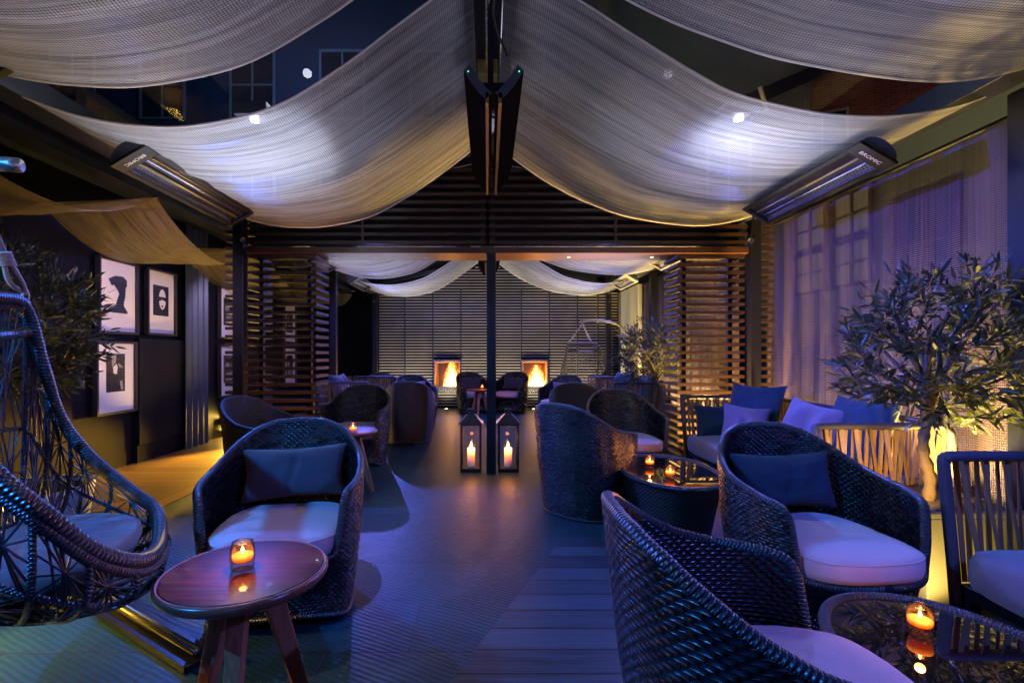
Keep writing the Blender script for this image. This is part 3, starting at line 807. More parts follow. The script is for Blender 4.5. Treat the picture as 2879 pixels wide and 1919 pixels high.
# two centre heaters hanging in a V from the ridge
def ridge_heater(loc, side, label, length=1.33):
    t = thing('ridge_heater', label, 'heater', loc, 0, 'heaters hanging from the ridge'); L = length/2
    # cross section: curved slab from inner-low to outer-high
    sec = []
    n = 9
    for i in range(n):
        v = i/(n-1); x = side*(.108*v); z = -.01+.135*v**1.3 ; sec.append((x-.0*side,z))
    back = [(x-side*.030, z+.030) for x, z in sec]
    P = [[(x,-L,z),(x,L,z)] for x, z in sec]
    b = MB(); b.grid(P); b.build('glass_face', M['heater_dark'], t)
    b = MB(); b.grid([[(x,-L,z),(x,L,z)] for x, z in back], flip=True)
    for yy in (-L,L):
        loop = [(x,yy,z) for x, z in sec]+[(x,yy,z) for x, z in reversed(back)]
        b.add(loop, [(i, i+1, 2*n-2-i, 2*n-1-i) for i in range(n-1)])
    b.add([(sec[-1][0],-L,sec[-1][1]),(sec[-1][0],L,sec[-1][1]),(back[-1][0],L,back[-1][1]),(back[-1][0],-L,back[-1][1])],[(0,1,2,3)])
    b.build('housing', M['heater_shell'], t)
    b = MB(); b.beam((-side*.006,-L,-.004),(-side*.006,L,-.004),.016,.05); b.build('flange', M['brass'], t)
    b = MB(); b.lathe([(0,0),(.004,0)],side*.02,-L-.001,8); 
    b = MB(); b.box(side*.085-.002,side*.085+.002,-L-.004,-L,.118,.122); b.build('indicator', M['led_green'], t)
ridge_heater((-.008,2.98,2.385),-1,'dark curved heater hanging left of the ridge conduit')
ridge_heater((.066,2.98,2.385),1,'dark curved heater hanging right of the ridge conduit')
ridge_heater((-.035,7.3,2.44),-1,'dark curved ridge heater beyond the doorway, left of pair',1.2)
ridge_heater((.075,7.3,2.44),1,'dark curved ridge heater beyond the doorway, right of pair',1.2)
for y, nm in ((2.5,'nearer'),(3.4,'farther')):
    b = MB(); b.box(-.05,.09,y-.03,y+.03,2.50,2.54); b.box(.0,.03,y-.012,y+.012,2.54,3.0)
    tag(b.build('heater_hanger', M['black_steel']), nm+' black bracket carrying the two nearest ridge heaters', 'bracket')

# ------------------------------------------------------------------ floodlights above the canopies
def flood(loc, aim, power, col, label, vis=True, ang=150):
    t = thing('floodlight', label, 'floodlight', loc, 0, 'floodlights above the canopies')
    d = (Vector(aim)-Vector(loc)).normalized(); q = d.to_track_quat('-Z','Y').to_matrix().to_4x4()
    b = MB(); b.box(-.10,.10,-.07,.07,.01,.09); o = b.build('housing', M['heater_shell'], t, .006); o.matrix_local = q
    b = MB(); b.lathe([(0,-.004),(.026,-.004),(.026,.008)],0,0,20); o = b.build('lens', M['glow_white'], t); o.matrix_local = q
    b = MB(); b.beam((0,0,.05),(0,0,.12),.03,.012); b.build('bracket', M['black_steel'], t)
    p = Vector(loc)+d*.03
    light('SPOT',p,power,col,.035,aim,ang,.6)
FB = (.26,.32,1.0)
flood((-1.43,2.97,2.585),(-1.43,2.96,2.0),300,(.75,.82,1),'white floodlight shining through the large left canopy',ang=172)
flood((1.50,2.89,2.555),(1.50,2.88,2.0),120,(.75,.82,1),'white floodlight shining through the large right canopy',ang=172)
flood((-1.9,7.7,3.0),(0,7.0,0),90,(.6,.55,1.0),'floodlight beyond the doorway above the left canopies',ang=172)
flood((1.9,7.7,3.0),(0,7.0,0),90,(.6,.55,1.0),'floodlight beyond the doorway above the right canopies',ang=172)
WH = (.72,.73,1)
for yy, pw in ((.9,1.0),(3.2,1.0),(6.35,.9),(8.9,1.3)):
    for sx in (-1,1):
        light('POINT',(sx*1.2,yy+.1,2.92),4*pw,(.80,.84,1),.03)  # added point fill above the cloth, no fixture
        light('AREA',(sx*1.55,yy,1.75),11*pw,WH,1.2,(sx*.6,yy,3.6),sy=1.2)  # added area fill floating below the canopies to brighten the cloth
# blue key spots added for the room light, with added fixtures at the side beams
KEY = [((-2.22,1.88,2.05),(2.86,3.55,1.40),1500,(.10,.11,1.0)),((-2.25,4.45,2.20),(.0,1.7,0),400,(.05,.16,1.0)),((2.42,4.45,2.20),(.2,1.6,0),230,(.12,.15,1.0)),
       ((-2.25,.30,2.20),(.2,2.4,.0),360,(.02,.28,1.0)),((2.40,.30,2.20),(-.2,2.4,.0),190,(.10,.16,1.0)),
       ((-2.25,9.6,2.2),(.2,6.4,0),340,(.13,.16,1.0)),((2.42,9.6,2.2),(-.2,6.4,0),340,(.13,.16,1.0)),
       ((-2.2,5.4,2.3),(.2,9.4,.5),150,(.14,.15,1.0)),((2.4,5.4,2.3),(-.2,9.4,.5),150,(.14,.15,1.0))]
for i, (p, a, e, c) in enumerate(KEY):
    t = thing('beam_spotlight', ['small violet spotlight on the left beam aimed at the right curtain','small blue spotlight on the left beam beside the gable','small blue spotlight on the right beam beside the gable','small blue spotlight on the left beam nearest the camera','small blue spotlight on the right beam nearest the camera','small spotlight on the left beam at the end wall','small spotlight on the right beam at the end wall','small spotlight on the left beam just beyond the doorway','small spotlight on the right beam just beyond the doorway'][i],'spotlight',p,0,'small spotlights on the side beams')
    q = (Vector(a)-Vector(p)).to_track_quat('-Z','Y').to_matrix().to_4x4()
    o = MB().lathe([(.0,.10),(.024,.10),(.026,.04),(.026,.012),(.021,.012),(.0,.03)],0,0,20).build('head', M['black_steel'], t); o.matrix_local = q
    MB().beam((0,0,.05),(-.16 if i == 0 else -.03 if p[0]<0 else .03,0,.45 if i == 0 else .26),.02,.01).build('bracket', M['black_steel'], t)
    light('SPOT',p,e*1.25,c,.018,a,32 if i == 0 else 76 if i in (3,4) else 84,.45)


# ------------------------------------------------------------------ tub chairs
def sgnpow(x, p): return math.copysign(abs(x)**p, x)
AK = [0,15,30,45,60,75,90,105,115,121,125,128,131,135,150,180]
TK = [.80,.792,.766,.722,.672,.628,.598,.58,.572,.558,.52,.43,.335,.305,.30,.30]
def rim_h(adeg): return float(np.interp(abs(adeg), AK, TK))
def shell_pt(adeg, h, inner=0.0):
    a = R(adeg); e = .78
    x = sgnpow(math.sin(a), e); y = sgnpow(math.cos(a), e)
    k = .86 + .14*min(1, h/.42)**.8 if h < .42 else 1.0 + .02*(h-.42)/.3
    hw = .345*k - inner; hd = .335*k - inner
    back = max(0, math.cos(a)); lean = .045*max(0,(h-.3)/.5)*back
    front = max(0, -math.cos(a)-.45)/.55
    pull = .085*front*math.sin(min(1,max(0,h)/.30)*PI)**.8 if h < .30 else 0
    return (x*hw, y*hd + lean + pull, h)
ANG = sorted(set(list(np.linspace(-180,180,121)) + [s*q for s in (-1,1) for q in (119,121,122.5,124,125,126,127,128,129,130,131,132,133,134,135)]))
def make_chair(name, label, wick='wicker'):
    t = thing(name, label, 'armchair', (0,0,0), 0, 'woven tub armchairs')
    P = []; U = []; Ls = 0; prev = None; nv = 22
    rim = []
    for a in ANG:
        p = Vector(shell_pt(a, .45)); 
        if prev is not None: Ls += (p-prev).length
        prev = p
        T = rim_h(a); fr = max(0, -math.cos(R(a))-.35)/.65
        B = .012 + .055*fr**.8
        row = []; ur = []
        for j in range(nv):
            h = B+(T-B)*j/(nv-1); row.append(shell_pt(a,h)); ur.append((Ls, h))
        P.append(row); U.append(ur); rim.append(row[-1])
    b = MB(); b.grid(P,U,flip=False)
    P2 = []; U2 = []
    for i, a in enumerate(ANG):
        T = rim_h(a); row = []; ur = []
        for j in range(12):
            h = .27+(T-.27)*j/11; row.append(shell_pt(a,h,.032)); ur.append((U[i][0][0],h))
        P2.append(row); U2.append(ur)
    b.grid(P2,U2,flip=True)
    # top bridge
    b.grid([[P[i][-1], P2[i][-1]] for i in range(len(ANG))],[[(U[i][-1][0],U[i][-1][1]),(U[i][-1][0],U[i][-1][1]+.03)] for i in range(len(ANG))])
    # seat deck under cushion
    rr = [shell_pt(a,.30,.03) for a in np.linspace(-180,180,49)[:-1]]
    b.add(rr,[tuple(range(48))],[(p[0],p[1]) for p in rr])
    b.build('woven_shell', M[wick], t)
    rp = []
    for i in range(len(ANG)-1):
        p = Vector(P[i][-1]); q = Vector(P2[i][-1]); rp.append((p+q)/2 + Vector((0,0,.002)))
    MB().tube(rp,.0165,10,closed=True).build('rim_braid', M['braid'], t)
    bp = [shell_pt(a, .012+.055*(max(0,-math.cos(R(a))-.35)/.65)**.8) for a in ANG[:-1]]
    MB().tube(bp,.010,8,closed=True).build('base_braid', M['braid'], t)
    # cushion
    rings = [(.90,.315),(.98,.322),(1.0,.345),(1.0,.375),(.99,.393),(.965,.402),(.9,.409),(.7,.419),(.45,.423),(.2,.424),(.01,.424)]
    C = []; U = []
    for k in range(65):
        a = R(360*k/64); x = sgnpow(math.sin(a),.62); y = sgnpow(math.cos(a),.62); row = []; ur = []
        for s, z in rings:
            wob = (.009*noise.noise(Vector((x*s*1.7,y*s*1.7,1)))+.003*noise.noise(Vector((x*s*6,y*s*6,4))))*(1 if z > .39 else .2)
            row.append((x*s*.268, y*s*.28-.045, z+wob)); ur.append((x*s*.27,y*s*.27))
        C.append(row); U.append(ur)
    cu = MB().grid(C,U,flip=True).build('seat_cushion', M['cushion'], t)
    MB().tube([C[k][4] for k in range(64)],.0035,6,closed=True).build('piping', M['cushion'], cu)
    return t
def pillow_mesh(w, h, tk, crease=0, seed=0, n=30):
    b = MB()
    for side in (1,-1):
        P = []; U = []
        for i in range(n+1):
            u = -1+2*i/n; row = []; ur = []
            for j in range(n+1):
                v = -1+2*j/n
                x = w/2*u*(1-.10*math.cos(PI*v/2)*abs(u)); z = h/2*v*(1-.12*math.cos(PI*u/2)*abs(v))
                th = tk/2*(max(0,1-abs(u)**3)**.55)*(max(0,1-abs(v)**3)**.55)
                if crease: th *= 1-.35*math.exp(-((x-.02*math.sin(v*2))/.016)**2)
                th += .010*noise.noise(Vector((u*2.2+seed,v*1.6,seed)))*(1-u*u)*(1-v*v)*3*(tk/.13)
                th += .006*noise.noise(Vector((u*1.5,v*7+seed,seed)))*(1-abs(u))*(1-v*v)
                row.append((x, -side*th, z)); ur.append((x,z))
            P.append(row); U.append(ur)
        b.grid(P,U,flip=(side<0))
    return b
PILLOWS = {}
def pillow(kind, mat, loc, rz, tilt, label, roll=0, group=None, w=.5,h=.26,tk=.13,crease=1, name='pillow'):
    key = (kind, mat)
    if key not in PILLOWS:
        PILLOWS[key] = pillow_mesh(w,h,tk,crease,len(PILLOWS)*3.3+1).build(name, M[mat]); o = PILLOWS[key]
    else:
        o = PILLOWS[key].copy(); COL.objects.link(o)
    o.location = loc; o.rotation_euler = (tilt, roll, rz)
    return tag(o, label, 'pillow', group)

chair0 = make_chair('tub_armchair','x')
chair_b = make_chair('tub_armchair','x','wicker_brown')
_first = [True, True]
def chair(x, y, face, label, pil=None, brown=False, plabel=None):
    """face = direction the chair looks, (dx,dy)"""
    rz = math.atan2(face[0], -face[1])   # local -y looks forward
    src = chair_b if brown else chair0
    idx = 1 if brown else 0
    if _first[idx]:
        o = src; _first[idx] = False; o.location = (x,y,0); o.rotation_euler = (0,0,rz)
    else: o = dup(src,(x,y,0),rz)
    o['label'] = label
    if pil:
        off = Matrix.Rotation(rz,3,'Z') @ Vector((0,.20,0))
        pillow('lumbar', pil, (x+off.x,y+off.y,.565), rz, R(-14), plabel, roll=R(random.uniform(-3,3)), group='lumbar pillows on the tub armchairs')
    return o
chair(-.93,2.22,(.17,-.98),'front left tub armchair behind the round mahogany table, grey pillow','pillow_slate',False,'grey lumbar pillow on the front left tub armchair')
chair(1.40,2.06,(.10,-1),'large front right tub armchair with navy pillow, facing the camera','pillow_navy',False,'navy lumbar pillow with centre crease on the front right tub armchair')
chair(.66,1.09,(1,-.02),'nearest tub armchair at bottom right, seen from its outer side')
chair(.74,3.62,(.72,.69),'tub armchair with its back to the camera just right of the candle lanterns')
chair(1.27,4.42,(.06,-1),'tub armchair with pale seat at the right doorway pier, facing the camera')
chair(-1.72,3.92,(1,-.18),'brownish tub armchair seen from the side behind the front left chair',None,True)
chair(-1.40,5.16,(-.04,-1),'tub armchair with pale seat facing the camera behind the small candle table')
chair(-1.06,6.52,(-.10,1),'dark tub armchair turned fully away, left of the walkway',None,True)
chair(1.15,6.25,(.25,.95),'dark tub armchair turned fully away, right of the walkway',None,True)
chair(-1.20,8.15,(.45,-.9),'tub armchair with lilac pillow beyond the left turned-away chair','pillow_lilac',False,'lilac lumbar pillow on the chair beyond the left turned-away chair')
chair(-1.85,9.0,(.6,-.8),'tub armchair deepest on the left, only its back rim in view')
chair(-.27,9.72,(.42,-.9),'tub armchair left of the centre post between post and left fireplace','pillow_slate',False,'grey pillow on the chair between centre post and left fireplace')
chair(.46,9.76,(-.42,-.9),'tub armchair right of the centre post beside the right fireplace','pillow_slate',False,'grey pillow on the chair between centre post and right fireplace')
chair(1.20,8.0,(-.55,-.83),'tub armchair with lilac pillow beyond the right turned-away chair','pillow_lilac',False,'lilac lumbar pillow on the chair beyond the right turned-away chair')

# ------------------------------------------------------------------ tables
def round_table():
    t = thing('side_table','x','table',(0,0,0),0,'round wooden side tables')
    r = .232
    MB().lathe([(0,.484),(r-.03,.484),(r-.006,.492),(r,.502),(r-.002,.514),(r-.008,.519),(r-.012,.5185),(r-.014,.512),(0,.512)],0,0,72).build('tabletop', M['table_wood'], t)
    MB().lathe([(r-.014,.5125),(r-.015,.5185),(r-.018,.5195),(0,.5195)],0,0,72).build('glass_top', M['table_gloss'], t)
    for k in range(3):
        a = R(-78+120*k); dx, dy = math.cos(a), math.sin(a)
        b = MB(); b.beam((dx*.19,dy*.19,0),(dx*.055,dy*.055,.484),.030,.038,up=(dx,dy,0),w2=.052,h2=.062)
        b.build('leg', M['table_leg'], t, .004)
    return t
def gloss_wood():
    w = N('glossy_tabletop'); c = w.coord()
    g = w.noise(w.map(c,(1.5,26,26),(0,0,0),(0,0,.9)),3,6,.6,.5)
    cc = w.ramp(g,[(.35,(.040,.006,.004)),(.7,(.17,.018,.010))])
    return w.surf(w.pbr(cc,.45,0,.1,None,Coat_Weight=.35,Coat_Roughness=.02))
M['table_gloss'] = gloss_wood()
rt0 = round_table(); rt0.location = (-.715,1.43,0); rt0['label'] = 'round mahogany side table in the left foreground with one candle'
dup(rt0,(-1.16,4.06,0),R(200),'small round side table with a candle behind the front left chair')
dup(rt0,(-.15,8.98,0),R(100),'small round side table with a candle near the fireplaces')

def oval_table():
    t = thing('woven_table','x','table',(0,0,0),0,'oval woven tables')
    ax, ay, H = .31, .49, .355
    prof = []
    for i in range(16):
        v = i/15; prof.append((.80+.20*v**1.1, .01+(H-.01)*v))
    P = []; U = []
    L = 0; prev = None
    for k in range(97):
        a = 2*PI*k/96; x = sgnpow(math.cos(a),.9); y = sgnpow(math.sin(a),.9)
        p = Vector((x*ax,y*ay,0)); L += (p-prev).length if prev is not None else 0; prev = p
        P.append([(x*ax*s,y*ay*s,z) for s, z in prof]); U.append([(L,z) for s, z in prof])
    MB().grid(P,U).build('woven_base', M['wicker_brown'], t)
    rim = [(sgnpow(math.cos(2*PI*k/96),.9)*ax, sgnpow(math.sin(2*PI*k/96),.9)*ay, H) for k in range(96)]
    MB().tube(rim,.017,10,closed=True).build('rim_braid', M['braid'], t)
    top = [(p[0]*.965,p[1]*.975,H+.004) for p in rim]; bot = [(p[0]*.965,p[1]*.975,H-.004) for p in rim]
    b = MB(); b.add(top+bot,[tuple(range(96)),tuple(range(191,95,-1))]); b.build('glass_top', M['table_black'], t)
    return t
def tb():
    w = N('black_glass'); return w.surf(w.pbr((.004,.004,.005),.015,0,.9,None,Coat_Weight=1,Coat_Roughness=.01))
M['table_black'] = tb()
ov0 = oval_table(); ov0.location = (1.22,1.10,0); ov0.rotation_euler = (0,0,R(-6)); ov0['label'] = 'oval woven table with black glass top at bottom right, one candle'
dup(ov0,(1.24,3.34,0),R(-4),'oval woven table with two candles behind the front right armchair')
dup(ov0,(-1.02,7.25,0),R(10),'oval woven table mostly hidden behind the left turned-away chair',(.8,.6,1.15))

def votive(loc, label, power=1.6):
    global v0
    if 'v0' not in globals():
        v0 = thing('candle_glass','x','candle',(0,0,0),0,'votive candles in thick glasses')
        MB().lathe([(0,.0),(.026,0),(.031,.005),(.034,.03),(.0335,.055),(.029,.082),(.0272,.0825),(.0262,.081),(.0305,.055),(.0305,.034),(.026,.027),(0,.025)],0,0,40).build('glass', M['thick_glass'], v0)
        MB().lathe([(0,.0262),(.0255,.0275),(.0285,.034),(.0288,.044),(.026,.0455),(0,.0452)],0,0,32).build('wax', M['votive_wax'], v0)
        MB().lathe([(0,.046),(.0035,.050),(.0045,.056),(.003,.063),(0,.070)],0,0,16).build('flame', M['flame'], v0)
        o = v0; o.location = loc; o['label'] = label
    else: o = dup(v0, loc, random.random()*6, label)
    light('POINT',(loc[0],loc[1],loc[2]+.094),power*1.8,(1,.32,.06),.012)
    return o
def thick():
    w = N('thick_glass'); g = w.n('ShaderNodeBsdfGlossy'); g.inputs['Roughness'].default_value = .02
    tp = w.n('ShaderNodeBsdfTransparent'); tp.inputs[0].default_value = (1,.84,.68,1)
    lw = w.n('ShaderNodeLayerWeight'); lw.inputs[0].default_value = .35
    n = w.noise(w.coord(), 22, 3, .5, 1.2)
    f = w.math('ADD', lw.outputs['Facing'], w.math('MULTIPLY', w.math('SUBTRACT', n, .45), .9), clamp=True)
    mx = w.n('ShaderNodeMixShader'); w.l(w.math('MULTIPLY', f, .75), mx.inputs[0]); w.l(tp.outputs[0], mx.inputs[1]); w.l(g.outputs[0], mx.inputs[2])
    return w.surf(mx.outputs[0])
M['thick_glass'] = thick()
votive((-.722,1.425,.5195),'lit votive candle glass on the round mahogany foreground table',1.6)
votive((-1.085,3.90,.5195),'lit votive candle on the small round table behind the front left chair')
votive((-.10,8.93,.5195),'lit votive candle on the round table near the fireplaces',3)
votive((1.225,1.37,.3595),'lit votive candle on the black glass table at bottom right',1.2)
votive((1.14,3.40,.3595),'lit votive candle on the middle oval table, the left one of two')
votive((1.17,3.10,.3595),'lit votive candle on the middle oval table, the right one of two')

# ------------------------------------------------------------------ lanterns
def lantern(loc, label, rz, candle_label):
    t = thing('lantern', label, 'lantern', loc, rz, 'black candle lanterns at the centre post'); h = .102
    b = MB(); b.box(-h,h,-h,h,0,.035); b.box(-h,h,-h,h,.455,.470)
    b.build('base', M['black_steel'], t, .002)
    b = MB()
    for x in (-1,1):
        for y in (-1,1): b.box(min(x*h,x*(h-.018)),max(x*h,x*(h-.018)),min(y*h,y*(h-.018)),max(y*h,y*(h-.018)),.035,.455)
    b.build('frame', M['black_steel'], t)
    for k in range(4):
        b = MB(); b.add([(-h+.018,-h+.008,.04),(h-.018,-h+.008,.04),(h-.018,-h+.008,.45),(-h+.018,-h+.008,.45)],[(0,1,2,3)])
        o = b.build('glass_pane', M['glass'], t); o.rotation_euler = (0,0,k*PI/2)
    b = MB(); e = h+.018; tt = .033
    b.add([(-e,-e,.470),(e,-e,.470),(e,e,.470),(-e,e,.470),(-tt,-tt,.565),(tt,-tt,.565),(tt,tt,.565),(-tt,tt,.565)],[(0,1,5,4),(1,2,6,5),(2,3,7,6),(3,0,4,7),(3,2,1,0)])
    b.box(-tt,tt,-tt,tt,.565,.605); b.box(-tt-.004,tt+.004,-tt-.004,tt+.004,.605,.612)
    b.build('roof', M['lantern_metal'], t)
    b = MB(); b.tube([(.07*math.cos(a)*1.0+.0, .02, .612+.075*math.sin(a)*1.0) for a in np.linspace(-.2,PI+.2,20)],.0035,6)
    o = b.build('handle', M['lantern_metal'], t)
    c = thing('pillar_candle', candle_label, 'candle', (loc[0],loc[1],.0355), 0, 'pillar candles in the lanterns')
    MB().lathe([(0,0),(.037,0),(.038,.006),(.038,.178),(.034,.187),(.02,.182),(0,.176)],0,0,32).build('wax', M['wax'], c)
    MB().lathe([(0,.184),(.008,.195),(.0105,.21),(.006,.232),(0,.25)],0,0,16).build('flame', M['flame'], c)
    light('POINT',(loc[0],loc[1],.335),6,(1,.30,.05),.018)
    return t
M['lantern_metal'] = m_simple('lantern_metal', (.045,.05,.06), .3, .6)
lantern((-.165,4.84,.001),'black metal candle lantern left of the centre post',0,'burning pillar candle inside the lantern left of the post')
lantern((.205,4.84,.001),'black metal candle lantern right of the centre post',0,'burning pillar candle inside the lantern right of the post')

# ------------------------------------------------------------------ strap sofas
def arm_panel(t, W_, H, name_s='arm_straps', name_r='arm_rail', seed=0):
    """panel in the local xz plane from x=0 to W_"""
    pass
def straps_between(b, p0, p1, q0, q1, n, w=.026, slant=.05, seed=0):
    """p = top line, q = bottom line"""
    rnd = random.Random(seed); p0,p1,q0,q1 = map(Vector,(p0,p1,q0,q1))
    d = (p1-p0).normalized(); nrm = d.cross(Vector((0,0,1))).normalized()
    for i in range(n):
        f = (i+.5)/n
        for lay in (0,1):
            off = (slant if lay else -slant*.35)*(.6+.8*f) + rnd.uniform(-.006,.006)
            a = p0.lerp(p1,f); c = q0.lerp(q1,min(.985,max(.015,f+off*(1 if i%2 else .7))))
            o = nrm*(.010 if lay else -.010)
            if lay and i % 2: continue
            a = a+o; c = c+o; ww = d*(w/2); th = nrm*.0015; tw = nrm*rnd.uniform(-.006,.006)
            vs = [a-ww+th-tw,a+ww+th+tw,c+ww+th,c-ww+th,a-ww-th-tw,a+ww-th+tw,c+ww-th,c-ww-th]
            b.add(vs,[(0,1,2,3),(7,6,5,4),(0,4,5,1),(1,5,6,2),(2,6,7,3),(3,7,4,0)])
def strap_sofa(L=1.85):
    """seat looks toward local -x; back panel along x=+; arms at y=0 and y=L; origin at the near front foot"""
    t = thing('strap_sofa','x','sofa',(0,0,0),0,'strap backed outdoor sofas'); D = .78; H = .75; S = .26
    for y, s in ((0,1),(L,-1)):
        b = MB(); r = .021
        b.tube(catmull([(.055,y+.02*s,.0),(.035,y+.012*s,.35),(.012,y,H-.05),(.016,y,H-.015),(.05,y,H),(D*.5,y,H),(D-.05,y,H)],6),r,10)
        b.build('arm_rail', M['strap_rail'], t)
        b = MB(); straps_between(b,(.045,y,H),(D-.03,y,H),(.075,y+.02*s,S),(D-.03,y+.02*s,S),17,.020,.15,int(y*10)+3); b.build('arm_straps', M['strap'], t)
    b = MB(); b.tube([(D,0.0,.0),(D,0,H-.04),(D,.03,H),(D,L-.03,H),(D,L,H-.04),(D,L,0)],.021,10); b.build('back_rail', M['strap_rail'], t)
    b = MB(); straps_between(b,(D,.05,H),(D,L-.05,H),(D-.04,.05,S),(D-.04,L-.05,S),44,.022,.03,9); b.build('back_straps', M['strap'], t)
    b = MB(); b.box(.05,D-.02,.02,L-.02,S-.05,S); b.build('seat_frame', M['black_steel'], t, .004)
    for (x, y) in ((.07,.05),(.07,L-.05),(D-.05,.05),(D-.05,L-.05)):
        MB().box(x-.02,x+.02,y-.02,y+.02,0,S-.05).build('leg', M['black_steel'], t)
    for k in range(2):
        y0 = .035+k*(L-.07)/2; y1 = y0+(L-.07)/2-.012
        C = []; U = []; rings = [(.93,S+.002),(.985,S+.02),(1,S+.06),(.995,S+.11),(.96,S+.145),(.88,S+.158),(.5,S+.170),(.01,S+.174)]
        hx = (D-.03)/2; hy = (y1-y0)/2
        for q in range(65):
            a = 2*PI*q/64; x = sgnpow(math.cos(a),.22); y = sgnpow(math.sin(a),.22)
            m_ = max(abs(x),abs(y)); 
            C.append([(hx+.0+x*s*hx, (y0+y1)/2+y*s*hy, z+.004*noise.noise(Vector((x*s*3,y*s*3,k)))) for s, z in rings]); U.append([(x*s,y*s) for s, z in rings])
        MB().grid(C,U).build('seat_cushion', M['cushion_sofa'], t)
    return t
M['cushion_sofa'] = m_fabric('cushion_sofa', (.20,.16,.24))
so = strap_sofa(); so.location = (1.83,2.72,0); so['label'] = 'strap sofa against the tall right curtain with blue and lilac pillows'
dup(so,(1.79,.06,0),0,'strap sofa at the right edge of the photo, nearest the camera')
dup(so,(1.79,6.85,0),0,'strap sofa beyond the doorway along the right side')
dup(so,(-1.72,8.86,0),PI,'strap sofa beyond the doorway along the left side')
# scatter pillows on the corner sofa
pillow('cushion','pillow_navy',(2.33,4.25,.66),R(-62+0),R(-22),'big navy square pillow in the far corner of the strap sofa',0,'scatter pillows on the corner sofa',.50,.50,.17,0)
pillow('cushion','pillow_navy',(2.44,3.2,.63),R(-85),R(-20),'navy square pillow on the sofa behind the olive leaves',0,'scatter pillows on the corner sofa')
pillow('small','pillow_lilac',(2.14,4.02,.56),R(-28),R(-24),'small lilac pillow leaning on the navy pillow in the sofa corner',R(6),'scatter pillows on the corner sofa',.36,.36,.13,0)
pillow('small2','pillow_lilac',(2.28,3.45,.60),R(-75),R(-24),'larger lilac pillow behind the near strap arm of the sofa',R(8),'scatter pillows on the corner sofa',.46,.46,.15,0)
pillow('lumb2','pillow_navy',(1.88+.28,4.40,.55),0,R(-16),'long navy pillow leaning on the far strap arm of the sofa',0,'scatter pillows on the corner sofa',.56,.30,.13,0)
pillow('cushion','pillow_navy',(2.30,8.3,.62),R(-70),R(-20),'navy pillow on the far right sofa below the hanging chair',0,'pillows on the far sofas')
pillow('cushion','pillow_navy',(2.42,7.4,.62),R(-80),R(-20),'navy pillow on the far right sofa behind the small olive tree',0,'pillows on the far sofas')
pillow('cushion','pillow_slate',(-2.30,7.6,.62),R(80),R(-20),'grey pillow on the far left sofa',0,'pillows on the far sofas',.5,.5,.17,0)

